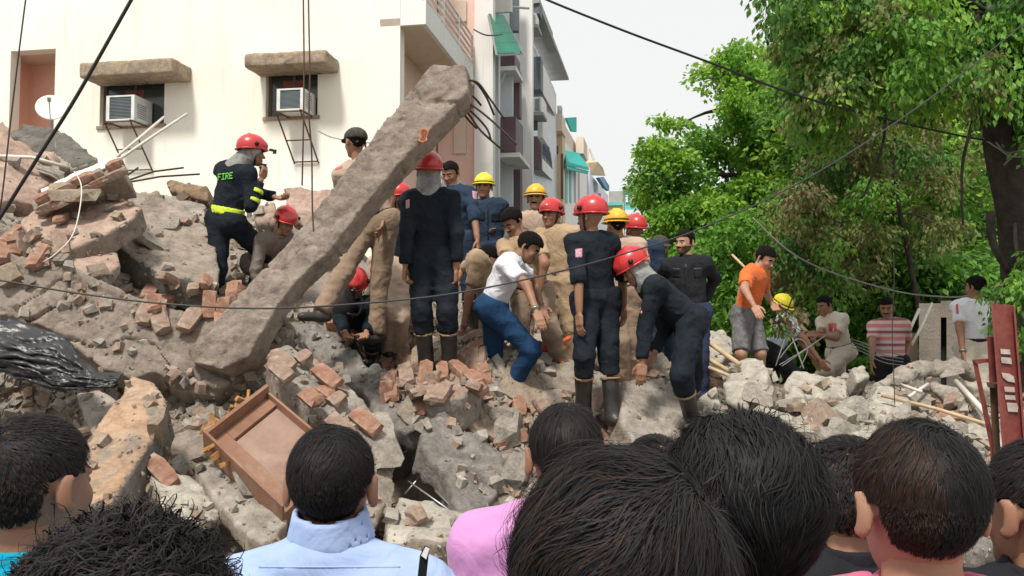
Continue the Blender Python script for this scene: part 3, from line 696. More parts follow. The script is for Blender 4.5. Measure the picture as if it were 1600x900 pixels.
# the tilted pillar
pil, pc, pB = slab('concrete_pillar', 'long concrete pillar leaning diagonally over the rubble with bent rebar at its top', 'pillar',
     [(676,97),(728,100),(731,143),(672,203),(611,268),(556,335),(514,393),(466,432),(430,480),(400,534),(388,556),(345,576),(300,566),(288,548),(332,510),(385,445),(450,378),(520,292),(600,190),(640,138)],
     [(676,97,6.86),(738,105,6.80),(340,545,6.20),(430,520,6.16)], .22, M['pillar'], M['conc_brown'], .015, .007, .015, bvh=False, pits=.012,
     groove=both(cracks(2.0, .012, .03)))
def rebar(pts, root, r=.009):
    b = MB(); b.tube(pts, r, 6); return b.build('rebar', M['rebar'], root, True)
def smooth(pts, n=6):
    pts = np.array(pts, float); out = []
    for i in range(len(pts)-1):
        p0 = pts[max(i-1,0)]; p1 = pts[i]; p2 = pts[i+1]; p3_ = pts[min(i+2,len(pts)-1)]
        for k in range(n):
            t = k/n; out.append(.5*((2*p1) + (-p0+p2)*t + (2*p0-5*p1+4*p2-p3_)*t*t + (-p0+3*p1-3*p2+p3_)*t**3))
    out.append(pts[-1]); return np.array(out)
for pl in ([(720,125,6.9),(742,128,6.9),(760,152,6.95),(772,180,7)], [(722,128,6.9),(745,128,6.85),(768,158,6.9),(788,186,6.95)], [(725,150,6.95),(738,150,6.95),(752,165,7)],
           [(716,160,6.9),(738,176,6.9),(760,200,6.9),(767,218,6.9)], [(714,158,6.9),(735,163,6.85),(770,190,6.85),(807,226,6.85)], [(716,164,6.9),(732,178,6.9),(752,205,6.9),(787,236,6.95)],
           [(700,150,7.0),(716,166,7.0),(730,185,7.0),(745,201,7)]):
    rebar(smooth([P(*q) for q in pl]), pil)
b = MB()
for k in range(40):
    u, v = random.random(), random.random(); cx, cy = 662 + 9*(u-.5) - 5*(v-.5), 212 + 16*(v-.5); sz = random.uniform(2, 4.5)
    cc, nn = plane_from([(676,97,6.86),(738,105,6.80),(340,545,6.20),(430,520,6.16)])
    a = []
    for j in range(6):
        an = j*math.pi/3 + random.random()*.5; r = ray(cx + sz*math.cos(an), cy + sz*math.sin(an)); a.append(CAM + r*np.dot(cc - CAM, nn)/np.dot(r, nn) - nn*.024)
    b.poly_prism([q_ + nn*.014 for q_ in a], nn*.01)
b.build('paint_patch', plain('orange_marking_paint', (.52,.17,.08), .9, c2=(.42,.2,.13), sc=30), pil)

# slabs of the left slope
slab('fallen_slab', 'pinkish grey plaster slab tilted out of the slope below the brick edged wall piece', 'slab', [(30,345),(48,332),(110,306),(172,288),(195,312),(222,322),(208,338),(172,360),(125,382),(64,408),(50,380)],
     [(32,344,7.6),(190,300,8.0),(64,408,7.0),(210,335,7.6)], .22, M['plaster_pink'], M['conc_brown'], .026, .03, .012)
slab('fallen_slab', 'big mud covered slab sloping behind the left firefighter’s legs'.replace('’s',''), 'slab', [(186,345),(215,300),(245,298),(300,328),(338,372),(345,445),(300,437),(262,430),(215,405),(180,380)],
     [(215,300,9.2),(300,328,9.3),(345,440,7.8),(200,400,7.9)], .3, M['conc_brown'], M['conc_dark'], .03, .04, .02)
slab('fallen_slab', 'pink plaster slab lying in the dip under the tilted slab', 'slab', [(82,400),(130,385),(182,392),(190,412),(165,432),(120,428),(92,418)],
     [(82,402,7.1),(180,392,7.5),(160,430,6.9)], .12, M['plaster_pink'], M['conc'], .025, .03, .012)
# dark block at the top left
slab('concrete_block', 'dark grey broken block against the salmon recess', 'concrete block', [(18,208),(36,193),(66,196),(90,202),(98,216),(85,237),(54,239),(34,230)],
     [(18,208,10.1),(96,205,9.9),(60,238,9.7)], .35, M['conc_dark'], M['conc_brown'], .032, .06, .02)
slab('concrete_slab', 'light edged grey slab leaning beside the dark broken block', 'slab', [(88,208),(100,203),(128,226),(152,247),(142,252),(112,262),(100,250),(84,238)],
     [(95,206,9.9),(150,247,9.4),(100,250,9.3)], .14, M['conc_dark'], M['conc_pale'], .03, .02, .01)
slab('plaster_mass', 'salmon pink broken plaster wall piece at the left edge', 'wall section', [(-40,190),(8,190),(28,215),(52,232),(92,238),(106,262),(64,292),(60,318),(20,312),(-40,330)],
     [(0,200,9.4),(90,240,9.6),(0,310,8.4)], .3, M['plaster_pink'], M['plaster_pink'], .035, .06, .03)
# brick edged wall piece with a white painted face
wp = thing('brick_wall_piece', 'fallen brick wall piece with white painted face upward and pale poles behind', 'wall section', P(120, 300, 7.9))
A1, A2, A3, A4 = P(62,303,7.75), P(178,247,7.85), P(150,247,8.35), P(84,284,8.3)
slab('plaster_face', None, None, [(62,296),(120,268),(157,250),(183,245),(188,251),(150,268),(100,290),(64,305)], [(62,296,7.85),(157,250,8.5),(186,250,7.9),(64,304,7.6)], .03, M['white_wall'], M['plaster_tan'], .02, .012, .006, root=wp)
def brick_mesh(name, seed, mat, L=(.225, .105, .07), half=False):
    r = np.random.default_rng(seed); l = np.array(L)*(1, 1, 1)
    if half: l[0] *= r.uniform(.4, .7)
    n = (5, 3, 3); V = []; ids = {}; F = []
    def vid(i, j, k):
        if (i, j, k) not in ids:
            ids[(i, j, k)] = len(V); V.append([(i/(n[0]-1)-.5)*l[0], (j/(n[1]-1)-.5)*l[1], (k/(n[2]-1)-.5)*l[2]])
        return ids[(i, j, k)]
    for a, (u, v) in ((0,(1,2)), (1,(2,0)), (2,(0,1))):
        for e in (0, n[a]-1):
            for i in range(n[u]-1):
                for j in range(n[v]-1):
                    q = []
                    for di, dj in ((0,0),(1,0),(1,1),(0,1)):
                        c3 = [0,0,0]; c3[a] = e; c3[u] = i+di; c3[v] = j+dj; q.append(vid(*c3))
                    F.append(q if e else q[::-1])
    V = np.array(V); s = np.sign(V); m = (np.abs(V) > l*.49).sum(1)
    V -= s*((m >= 2)*.004)[:,None]*r.uniform(0, 1.6, (len(V), 1)); V -= s*((m == 3)*.008)[:,None]*r.uniform(0, 2, (len(V), 1)); V += r.normal(0, .0012, V.shape)
    if half: V[:,0] += (V[:,0] > l[0]*.4)*r.uniform(-.03, .01, len(V))
    return mesh_np(name, V, np.array(F), mat, None, False)
BRK = [brick_mesh('brick', k, M['brick'] if k % 2 else M['brick_dusty'], half=(k % 3 == 2)) for k in range(8)]
def place(mesh, name, c, R, root=None, scale=1.0):
    o = bpy.data.objects.new(name, mesh); col.objects.link(o)
    T = Matrix.Translation(Vector(c)) @ Matrix([list(r) for r in np.asarray(R)]).to_4x4() @ Matrix.Scale(scale, 4)
    if root is not None:
        o.parent = root; T = Matrix.Translation(Vector(-root_loc(root))) @ T
    o.matrix_basis = T; return o
def frame(x, y):      # orthonormal frame from two vectors
    x = unit(x); z = unit(np.cross(x, y)); y = np.cross(z, x); return np.stack([x, y, z], 1)
a0, a1 = P(58,322,7.45), P(190,262,7.6); nb = 9
Rb = frame(a1-a0, P(150,240,8.4)-P(150,290,7.6))
slab('mortar', None, None, [(48,312),(60,305),(120,280),(185,250),(192,272),(130,300),(56,327),(46,322)], [(48,312,7.62),(185,250,7.82),(190,272,7.75),(56,327,7.55)], .34, M['mortar'], M['conc_brown'], .026, .02, .014, root=wp)
for r_ in range(2):
    for k in range(5):
        u = (k+.5)/5; c_ = (a0*(1-u) + a1*u) + np.array([0, .03, -.02 + .085*r_]) + RNG.normal(0, .006, 3)
        place(BRK[(k*3+r_) % 8], 'brick', c_, Rb, wp)
# pale poles
def pole(pts, r, label, mat=None, name='pole', cat='pole', group=None):
    pts = np.array([P(*q) for q in pts]); c = pts.mean(0); b = MB(); b.tube(pts - c, r, 8); V = np.concatenate(b.V)
    F = [np.array(f) for f in b.F.values()]; o = link(name, mesh_np(name, V, F, mat or M['pole'], None, True), None, c); return tag(o, label, cat, group)
pole([(176,250,8.6),(222,212,9.2),(256,183,9.8)], .014, 'shorter pale pole of the pair rising from the brick edged piece')
pole([(182,252,8.5),(240,212,9.3),(292,178,10)], .015, 'longer pale pole of the pair rising from the brick edged piece')
pole([(-20,243,8.9),(50,246,9.0),(108,262,9.1)], .018, 'pale pole lying on the salmon wall piece')
slab('log', 'weathered brown log lying at the foot of the cream wall', 'log', [(258,284),(266,277),(300,285),(325,292),(322,312),(295,306),(262,294)], [(258,284,10.4),(322,292,10.2),(262,294,10.3)], .18, M['log'], None, .025, .02, .02)
slab('concrete_slab', 'flat grey slab on the slope behind the left firefighter', 'slab', [(238,300),(262,302),(322,318),(322,352),(290,335),(250,318)], [(240,300,10.2),(320,318,10),(300,345,9.4)], .12, M['conc'], M['conc_dark'], .035, .03, .01)
slab('broken_wall_piece', 'broken plaster piece with red brick behind the crouching firefighter', 'wall section', [(440,292),(470,290),(510,296),(540,312),(520,350),(480,352),(445,330)], [(440,292,10.2),(530,310,10),(480,352,9.8)], .3, M['plaster_pink'], M['brick_dusty'], .035, .05, .03)
slab('broken_wall_piece', 'red brown stone lump left of the crouching firefighter', 'wall section', [(395,320),(425,312),(440,330),(430,352),(400,350)], [(395,320,10),(440,325,10),(420,350,9.8)], .3, M['brick_dusty'], M['conc_brown'], .035, .05, .03)
# thin rods and reinforcing bars sticking out near the wall
for i, pl in enumerate(([(200,282,9.3),(240,268,9.5),(287,262,9.7)], [(205,284,9.3),(250,276,9.5),(312,272,9.8)], [(196,276,9.3),(216,262,9.4)])):
    pole(pl, .010, ['upper bent steel rod above the mud slab', 'lower bent steel rod above the mud slab', 'short bent steel rod above the mud slab'][i], M['rebar'], 'steel_rod', 'rod')
# orange faced block at the lower left
slab('plaster_block', 'large block with orange plaster face standing above the teal shirt man', 'concrete block', [(205,586),(240,598),(262,625),(256,655),(212,722),(172,790),(134,780),(128,705),(150,665),(182,622)],
     [(205,586,5.65),(262,625,5.35),(172,785,4.45),(130,710,4.85)], .26, M['plaster_orange'], M['conc_grey'], .022, .022, .010)
slab('concrete_slab', 'grey slab leaning in the dark gap under the black sheet', 'slab', [(118,612),(150,606),(185,625),(160,655),(150,690),(138,670)], [(118,612,6.1),(185,625,5.9),(150,690,5.5)], .12, M['conc'], None, .025, .02, .01)
# black plastic sheet
V = []; nu, nv = 90, 50
top = smooth([P(-60,478,5.9), P(20,500,5.9), P(75,520,5.85), P(118,545,5.8), P(150,572,5.75), P(196,590,5.7)], 10); bot = smooth([P(-60,575,5.75), P(0,578,5.7), P(50,592,5.65), P(95,612,5.6), P(140,610,5.6), P(190,602,5.65)], 10)
for i in range(nu):
    u = i/(nu-1)*(len(top)-1); k = min(int(u), len(top)-2); f = u-k; a = top[k]*(1-f)+top[k+1]*f; c_ = bot[k]*(1-f)+bot[k+1]*f
    for j in range(nv):
        v = j/(nv-1); p = a*(1-v)+c_*v; p = p + np.array([0,-.10*math.sin(math.pi*v),-.03*math.sin(math.pi*v)]); V.append(p)
V = np.array(V); uu = np.repeat(np.arange(nu)/(nu-1), nv); vv = np.tile(np.arange(nv)/(nv-1), nu)
fold = np.abs(fbm(np.stack([uu*3, vv*9 + uu*5, uu*0], 1), 4, 44, .6)); V[:,1] -= .11*fold; V[:,2] += .04*fbm(np.stack([uu*6, vv*5, uu*0], 1), 3, 45)
idx = np.arange(nu*nv).reshape(nu, nv); Fs_ = np.stack([idx[:-1,:-1].ravel(), idx[1:,:-1].ravel(), idx[1:,1:].ravel(), idx[:-1,1:].ravel()], 1)
c_ = V.mean(0); o = link('plastic_sheet', mesh_np('plastic_sheet', V - c_, Fs_, M['tarp']), None, c_); tag(o, 'torn black plastic sheet draped under the cracked wall section', 'plastic sheet'); md = o.modifiers.new('s', 'SOLIDIFY'); md.thickness = .006

M['wood_centre'] = rough_mat('pinkish_board', (.27,.165,.12), (.32,.215,.165), (.20,.105,.07), 2.0, .6, .2, .008, 30, .4, fm=.12)
M['wood_red'] = rough_mat('red_brown_board2', (.20,.095,.055), (.28,.15,.095), (.31,.215,.16), 2.2, .5, .2, .008, 30, .4, fm=.12)
# red brown wooden cabinet panel
cb = thing('wooden_panel', 'red brown wooden door panel with recessed field lying diagonal on the rubble', 'door panel', P(420, 700, 5.0))
c0, n0 = plane_from([(317,678,5.0),(418,606,5.45),(441,797,4.55)])
def onp(px, py, off=0.0):
    r = ray(px, py); return CAM + r*np.dot(c0 - CAM, n0)/np.dot(r, n0) + n0*off
L_, T_, R2, B2 = onp(317,680), onp(416,604), onp(540,728), onp(441,799)
eu = T_ - L_; ev = B2 - L_
def pq(u, v, off=0.0): return L_ + eu*u + ev*v + n0*off
def brd(b, u0, u1, v0, v1, f0, f1): b.hexa([pq(u0,v0,f1), pq(u1,v0,f1), pq(u1,v1,f1), pq(u0,v1,f1), pq(u0,v0,f0), pq(u1,v0,f0), pq(u1,v1,f0), pq(u0,v1,f0)])
for (nm, a) in (('back_board', (0.03,1,.03,.97,.10,.12)), ('frame_board', (0,.03,0,1,-.03,.12)), ('frame_board', (.03,1,0,.035,-.02,.12)), ('frame_board', (.03,1,.965,1,.03,.12)), ('frame_board', (.97,1,.04,.96,.02,.12)),
                ('border_board', (.035,.28,.04,.96,.055,.098)), ('border_board', (.285,1,.04,.16,.055,.098)), ('border_board', (.285,1,.84,.96,.055,.098)), ('centre_board', (.30,.98,.172,.828,.075,.098))):
    b = MB(); brd(b, *a); b.build(nm, M['wood_centre' if nm == 'centre_board' else 'wood_red'], cb)
for k in range(16):
    u = .0 + .06*random.random(); t = random.random(); s = random.uniform(.03,.07)
    p = pq(1.0*random.random(), -.04+.03*random.random(), random.uniform(-.03,.04)) if k % 4 else pq(-.03, random.random()*.5, .02)
    b = MB(); b.box(p, (s*1.6, s*.5, s*.4), frame(RNG.normal(0,1,3)*.6+eu, RNG.normal(0,1,3))); b.build('splinter', M['wood_orange'], cb)
# brick chunk to the right of the panel
bw = thing('brick_wall_piece', 'broken brick courses with thick mortar beside the wooden panel', 'wall section', P(510, 620, 6.0))
slab('mortar', None, None, [(418,545),(452,528),(478,548),(535,592),(588,640),(604,690),(570,700),(530,668),(470,620),(432,585)], [(430,545,6.15),(590,650,5.75),(470,620,5.75)], .3, M['mortar'], M['conc_brown'], .024, .03, .03, root=bw, pits=.01)
for r_, (pa, pb) in enumerate((((425,545,6.0),(595,680,5.5)), ((445,535,6.1),(606,668,5.65)), ((418,560,5.85),(560,690,5.4)))):
    a0, a1 = P(*pa), P(*pb); n_ = int(np.linalg.norm(a1-a0)/.245); Rb = frame(a1-a0, np.array([.5,.6,.9]))
    for k in range(n_):
        if (k*7+r_*3) % 5 == 2: continue
        c_ = a0 + (a1-a0)*(k+.5+.25*(r_ % 2))/n_ + RNG.normal(0, .008, 3); place(BRK[(k+r_*2) % 8], 'brick', c_, Rb, bw)
slab('rubble_boulder', 'rough brown boulder behind the pale blue shirt man', 'boulder', [(505,668),(555,650),(585,668),(602,700),(622,742),(604,795),(568,845),(535,850),(530,780)], [(510,665,5.6),(615,740,5.4),(560,845,4.6)], .5, M['conc_brown'], None, .03, .06, .05)
slab('broken_slab', 'long rough grey slab edge running down below the workers', 'slab', [(452,507),(486,498),(530,520),(575,560),(625,590),(672,628),(700,652),(668,662),(640,668),(610,660),(585,640),(560,605),(520,585),(482,540)],
     [(455,507,7.95),(690,650,6.65),(590,640,6.75)], .22, M['conc_grey'], None, .025, .04, .035, pits=.02)
slab('broken_slab', 'jagged grey slab hanging upright over the dark gap', 'slab', [(654,674),(678,647),(699,640),(718,668),(752,679),(797,715),(784,752),(752,800),(722,806),(706,779),(695,743),(678,722),(652,698)],
     [(665,660,6.3),(797,715,6.1),(730,800,5.35)], .2, M['conc_grey'], None, .022, .035, .025, pits=.015)
slab('concrete_slab', 'pale flat slab low beside the pink shirt man', 'slab', [(602,806),(622,774),(680,786),(738,800),(732,836),(690,846),(600,838)], [(602,806,4.9),(735,800,5.1),(600,838,4.6),(730,840,4.7)], .3, M['conc_pale'], M['conc_brown'], .025, .03, .02)
for k, (poly, an, mt, lb) in enumerate((
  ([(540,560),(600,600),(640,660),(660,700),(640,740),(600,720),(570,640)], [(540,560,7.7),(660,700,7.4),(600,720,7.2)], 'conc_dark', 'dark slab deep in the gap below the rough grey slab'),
  ([(470,560),(500,556),(512,590),(490,600),(470,580)], [(470,560,7.2),(512,570,7.1),(490,600,6.9)], 'brick_dusty', 'brick coloured block at the top of the dark gap'))):
    slab('broken_slab', lb, 'slab', poly, an, .2, M[mt], None, .035, .04, .02)
for i, pl in enumerate(([(632,772,5.9),(690,707,6.3)], [(638,752,5.8),(706,800,5.5)], [(680,767,5.8),(712,798,5.5)])):
    pole(pl, .006, ['white rod slanting up across the dark gap', 'long white rod slanting down across the dark gap', 'short white rod at the right of the dark gap'][i], M['steel_pale'], 'steel_rod', 'rod')
slab('plaster_lump', 'cream ribbed plaster lump above the curly haired spectator', 'rubble', [(232,742),(262,728),(300,742),(338,778),(342,806),(300,820),(250,790)], [(232,742,4.9),(338,778,4.8),(300,820,4.5)], .2, M['conc_pale'], M['conc'], .022, .03, .02, groove=lambda p, sd: .02*(np.abs((p[:,0]*7) % 1 - .5) < .12))
slab('concrete_slab', 'brown plaster slab between the curly head and the wooden panel', 'slab', [(300,722),(352,722),(430,788),(452,812),(420,846),(392,840),(340,780)], [(300,722,5.0),(450,812,4.6),(400,845,4.4)], .12, M['conc'], M['conc_brown'], .022, .03, .015)
# right hand field
RB = [
 ([(626,592),(650,574),(700,576),(742,588),(752,604),(720,622),(668,628),(634,612)], [(626,592,7.0),(742,590,6.95),(668,628,6.6)], .3, 'brick_dusty', 'conc', 'broken_wall_piece', 'tan brick lump heaped in front of the boots of the tall dark firefighter'),
 ([(1128,602),(1150,562),(1186,558),(1200,574),(1190,606),(1163,634),(1134,624)], [(1130,600,7.9),(1195,570,8.0),(1163,634,7.3)], .34, 'conc_pale', 'conc_pale', 'concrete_block', 'large white faced block standing tilted in front of the grey shorts man'),
 ([(1224,602),(1240,578),(1322,590),(1324,622),(1240,618)], [(1224,602,8.4),(1322,592,8.6),(1300,622,8.2)], .3, 'conc_pale', 'conc', 'concrete_block', 'long smooth grey block before the policeman with the stick'),
 ([(972,598),(1000,588),(1058,590),(1088,618),(1100,655),(1062,684),(990,690),(968,650)], [(975,600,7.1),(1085,620,7.3),(1000,690,6.5)], .5, 'conc', 'conc_brown', 'rubble_boulder', 'big grey boulder between the boots of the two dark firefighters'),
 ([(845,612),(890,600),(900,640),(892,680),(858,690),(836,650)], [(845,612,7.2),(895,620,7.3),(870,690,6.5)], .4, 'conc_brown', 'conc_brown', 'rubble_boulder', 'brown boulder at the left boot of the central firefighter'),
 ([(1082,628),(1118,604),(1130,640),(1150,660),(1112,676),(1090,668)], [(1082,628,7.4),(1130,620,7.5),(1112,676,6.9)], .35, 'conc_pale', 'conc', 'rubble_boulder', 'chalky boulder right of the bending firefighter’s boots'.replace('’s','')),
 ([(1212,640),(1236,598),(1256,604),(1262,650),(1230,664)], [(1212,640,7.8),(1256,604,8.0),(1230,664,7.4)], .2, 'conc_pale', 'conc', 'concrete_block', 'upright pale wedge in front of the long smooth block'),
 ([(1352,640),(1366,600),(1400,604),(1424,624),(1420,650),(1384,662)], [(1352,640,7.9),(1424,624,8.1),(1384,662,7.6)], .3, 'conc_pale', 'conc', 'rubble_boulder', 'chalky lump under the arching slab'),
 ([(1372,652),(1422,620),(1424,668),(1396,676)], [(1372,652,7.5),(1424,630,7.6),(1396,676,7.3)], .2, 'conc', 'conc_pale', 'concrete_block', 'square grey block leaning at the foot of the arch'),
 ([(1300,676),(1370,664),(1372,690),(1310,700)], [(1300,676,7.0),(1370,664,7.2),(1310,700,6.7)], .2, 'conc_pale', 'conc', 'concrete_slab', 'flat pale slab above the brown haired spectator'),
 ([(1450,596),(1496,606),(1530,640),(1546,672),(1520,668),(1480,640)], [(1450,596,8.8),(1530,640,8.0),(1480,640,8.3)], .18, 'conc', 'conc_brown', 'broken_slab', 'brown slab sloping down toward the red gate post'),
 ([(1330,575),(1350,570),(1362,590),(1340,598)], [(1330,575,9),(1362,585,9),(1345,598,8.8)], .2, 'conc_pale', 'conc', 'concrete_block', 'small white block beside the long smooth block'),
 ([(1085,520),(1130,515),(1160,545),(1120,572),(1080,560)], [(1085,520,10),(1150,530,10),(1110,570,9.4)], .3, 'conc_pale', 'conc_brown', 'concrete_block', 'pale block between the black shirt man and the orange shirt man'),
 ([(1100,560),(1140,572),(1150,600),(1110,590)], [(1100,560,9),(1145,575,9),(1120,598,8.7)], .2, 'plaster_tan', 'conc_brown', 'concrete_block', 'tan block beside the pale planks'),
 ([(1500,810),(1560,800),(1575,850),(1530,866),(1498,845)], [(1500,810,4.8),(1570,820,4.8),(1530,866,4.3)], .2, 'conc_grey', 'conc_grey', 'rubble_boulder', 'grey stone low beside the rightmost spectator'),
 ([(832,520),(862,512),(876,530),(850,545)], [(832,520,8.9),(876,525,8.9),(850,545,8.6)], .2, 'conc', 'conc_brown', 'concrete_block', 'small grey block behind the jeans of the bending man'),
 ([(505,300),(545,296),(590,320),(560,350),(520,350)], [(505,300,11),(590,320,10.8),(540,350,10.6)], .3, 'plaster_pink', 'conc_brown', 'broken_wall_piece', 'pinkish wall lump behind the capped policeman'),
]
for poly, an, th, m1, m2, nm, lb in RB: slab(nm, lb, 'rubble' if 'boulder' in nm else 'concrete block', poly, an, th, M[m1], M[m2], .03, .035, .02)
# arching broken slab
pts = smooth([P(1358,640,8.4), P(1378,606,8.5), P(1410,585,8.7), P(1450,575,8.9), P(1492,572,9.1), P(1512,585,9.2)], 4); cA = pts.mean(0)
def fa(p):
    d = np.full(len(p), 9.)
    for i in range(len(pts)-1): d = np.minimum(d, sd_cap(p, pts[i], pts[i+1], .10, .10, (np.array([0,-.5,.86]), .7)))
    return d + .075*fbm(p*5, 4, 8) + .02*np.clip(fbm(p*4, 3, 18)*10, 0, 1)
V, Q = sdf_mesh(fa, pts.min(0)-.25, pts.max(0)+.25, .026); add_bvh(V, Q); tag(link('broken_slab', mesh_np('broken_slab', V-cA, Q, M['conc']), None, cA), 'arching strip of broken concrete before the pink striped shirt man', 'slab')
for (pl, r, mt, lb) in (([(1378,618,8.0),(1460,638,7.6),(1546,664,7.2)], .016, 'wood', 'long thin pale plank slanting down to the red gate post'),
    ([(1494,596,8.6),(1542,648,7.6)], .025, 'pole', 'white plank below the white shirted policeman'),
    ([(1404,600,8.6),(1440,612,8.3)], .016, 'pole', 'short white stick inside the arch'), ([(1420,620,8.3),(1450,600,8.5)], .016, 'pole', 'short white stick crossing inside the arch'),
    ([(1098,528,8.4),(1156,570,8.0)], .024, 'wood', 'pale plank slanting beside the black shirt man'), ([(1105,560,8.3),(1140,580,8.1)], .02, 'wood', 'short pale plank low beside the black shirt man'),
    ([(1108,574,8.2),(1150,592,8.0)], .018, 'wood', 'lowest short plank beside the white faced block'),
    ([(1424,540,11),(1440,510,11.3),(1456,474,11.6)], .018, 'pole', 'grey pole leaning behind the striped shirt man'), ([(1420,520,11),(1436,483,11.4)], .018, 'pole', 'second grey pole leaning closer to the striped shirt man'),
    ([(1212,572,9.3),(1226,530,9.5)], .006, 'cable_pale', 'thin upright rod in the tangle right of the grey shorts man'), ([(1218,570,9.2),(1268,540,9.5)], .006, 'cable_pale', 'thin slanting rod in the tangle right of the grey shorts man'),
    ([(1238,528,9.4),(1256,576,9.1)], .008, 'cable_pale', 'pale stick crossing the tangle right of the grey shorts man'), ([(1222,572,9.2),(1290,524,9.6)], .006, 'cable_pale', 'long thin rod in the tangle before the policeman'),
    ([(1000,612,7.7),(1010,600,7.8)], .02, 'wood', 'tiny plank end behind the central boulder'),
    ([(1144,398,9.9),(1160,414,9.75),(1185,440,9.6)], .014, 'wood', 'thin stick behind the shoulder of the orange shirt man')):
    pole(pl, r, lb, M[mt], 'plank' if mt in ('wood',) or r > .03 else 'rod', 'plank' if mt == 'wood' or r > .03 else 'rod')

# ------------------------------------------------------------------ scattered pieces, each resting on what is below it
NTF = len(Fq)
BVH = BVHTree.FromPolygons([tuple(v) for v in np.concatenate(BV)], [tuple(f) for f in np.concatenate(BF)])
def drop(x, y, z0=7.0):
    h = BVH.ray_cast(Vector((x, y, z0)), Vector((0,0,-1)), 20); return h
import bmesh
def rock_mesh(k, mat, flat=1.0):
    r = np.random.default_rng(100+k); bm = bmesh.new(); bmesh.ops.create_cube(bm, size=1.0)
    sz = np.array([1.0, r.uniform(.6,.9), r.uniform(.35,.75)*flat])
    for v in bm.verts: v.co = Vector([v.co[i]*sz[i]*r.uniform(.8,1) for i in range(3)])
    for j in range(8):
        n_ = unit(r.normal(0,1,3)); sup = float((np.abs(n_)*sz/2).sum()); pt = Vector(n_*sup*r.uniform(.5,.85))
        bmesh.ops.bisect_plane(bm, geom=bm.verts[:]+bm.edges[:]+bm.faces[:], plane_co=pt, plane_no=Vector(n_), clear_outer=True)
        ed = [e for e in bm.edges if e.is_boundary]
        if ed: bmesh.ops.contextual_create(bm, geom=ed)
    bmesh.ops.remove_doubles(bm, verts=bm.verts[:], dist=.03)
    bmesh.ops.triangulate(bm, faces=bm.faces[:]); bmesh.ops.subdivide_edges(bm, edges=[e for e in bm.edges if e.calc_length() > .18], cuts=1, use_grid_fill=True)
    bmesh.ops.triangulate(bm, faces=bm.faces[:]); bmesh.ops.subdivide_edges(bm, edges=[e for e in bm.edges if e.calc_length() > .12], cuts=1, use_grid_fill=True)
    bmesh.ops.triangulate(bm, faces=bm.faces[:])
    V = np.array([v.co[:] for v in bm.verts]); F = np.array([[v.index for v in f.verts] for f in bm.faces]); bm.free()
    V = V + unit(V.mean(0)+1e-3)*0 + (V/np.maximum(np.linalg.norm(V,axis=1)[:,None],1e-6))*(.035*fbm(V*5+k*3, 3, k) + .02*noise(V*14, k))[:,None]
    me = mesh_np('rubble_chunk', V, F, mat, None, True); me.set_sharp_from_angle(angle=math.radians(28)); return me
RM = {}
for j, mt in enumerate(('conc','conc_pale','conc_grey','plaster_tan','brick_dusty','plaster_pink')): RM[mt] = [rock_mesh(j*5+k, M[mt], .55 if k % 2 else 1.0) for k in range(5)]
GAP = [(555,592),(612,640),(662,668),(700,725),(715,800),(620,785),(600,735),(590,680)]
def inpoly(x, y, poly):
    c = False; j = len(poly)-1
    for i in range(len(poly)):
        if (poly[i][1] > y) != (poly[j][1] > y) and x < (poly[j][0]-poly[i][0])*(y-poly[i][1])/(poly[j][1]-poly[i][1]) + poly[i][0]: c = not c
        j = i
    return c
ZONES = [ # px range, py range, count, materials, label, group
 ((0,330),(235,470),42,('plaster_pink','plaster_tan','brick_dusty','conc'),'pinkish broken chunk lying among the slabs of the upper left slope','broken chunks on the upper left slope'),
 ((130,620),(600,890),46,('conc','plaster_tan','conc_grey','conc_pale'),'brownish broken chunk lying around the wooden panel','broken chunks around the wooden panel'),
 ((470,900),(490,650),60,('conc','plaster_tan','brick_dusty','conc_pale'),'broken chunk underfoot among the rescue workers','broken chunks among the rescue workers'),
 ((600,1000),(650,890),32,('conc','conc_grey','conc_pale','brick_dusty'),'broken chunk between the hanging slab and the spectators','broken chunks below the hanging slab'),
 ((900,1200),(560,700),36,('conc_pale','conc','conc_grey'),'pale broken chunk around the boots of the dark firefighters','broken chunks at the centre right'),
 ((1150,1600),(575,720),76,('conc_pale','conc_pale','conc','brick_dusty'),'pale broken chunk strewn over the right hand rubble field','broken chunks on the right hand field'),
 ((1480,1600),(680,880),8,('conc','conc_grey'),'grey broken chunk behind the rightmost spectators','broken chunks at the right edge')]
def pixdrop(px, py, gap=True):
    if gap and inpoly(px, py, GAP): return None
    r = Vector(unit(ray(px, py))); h = BVH.ray_cast(Vector(CAM), r, 40)
    if h[0] is None: return None
    return np.array(h[0]), np.array(h[1]), h[3], h[2] >= NTF
def rotz(a): return np.array([[math.cos(a),-math.sin(a),0],[math.sin(a),math.cos(a),0],[0,0,1]])
def tilt_frame(n, a):
    n = unit(n); x = unit(np.cross([math.cos(a), math.sin(a), .1], n)); return np.stack([x, np.cross(n, x), n], 1)
for (xr, yr, cnt, mts, lb, gp) in ZONES:
    for k in range(cnt):
        q = pixdrop(random.uniform(*xr), random.uniform(*yr))
        if q is None or q[2] > 13 or (q[3] and random.random() < .8): continue
        p, n, d, hero = q; s = random.choice((.14,.18,.22,.26,.32,.42))*(.55 + .06*d)*random.uniform(.7,1)*(.6 if hero else 1); n = n if n[2] > .2 else np.array([0,-.5,.8])
        R_ = tilt_frame(n + RNG.normal(0,.35,3), random.random()*6.3)
        mt = random.choice(mts); o = place(random.choice(RM[mt]), 'rubble_chunk', p + n*s*.10, R_, None, s); tag(o, lb, 'rubble', gp)
FL = {mt: [rock_mesh(200+j*3+k, M[mt], .26) for k in range(3)] for j, mt in enumerate(('conc','plaster_pink','plaster_tan','conc_pale','conc_brown'))}
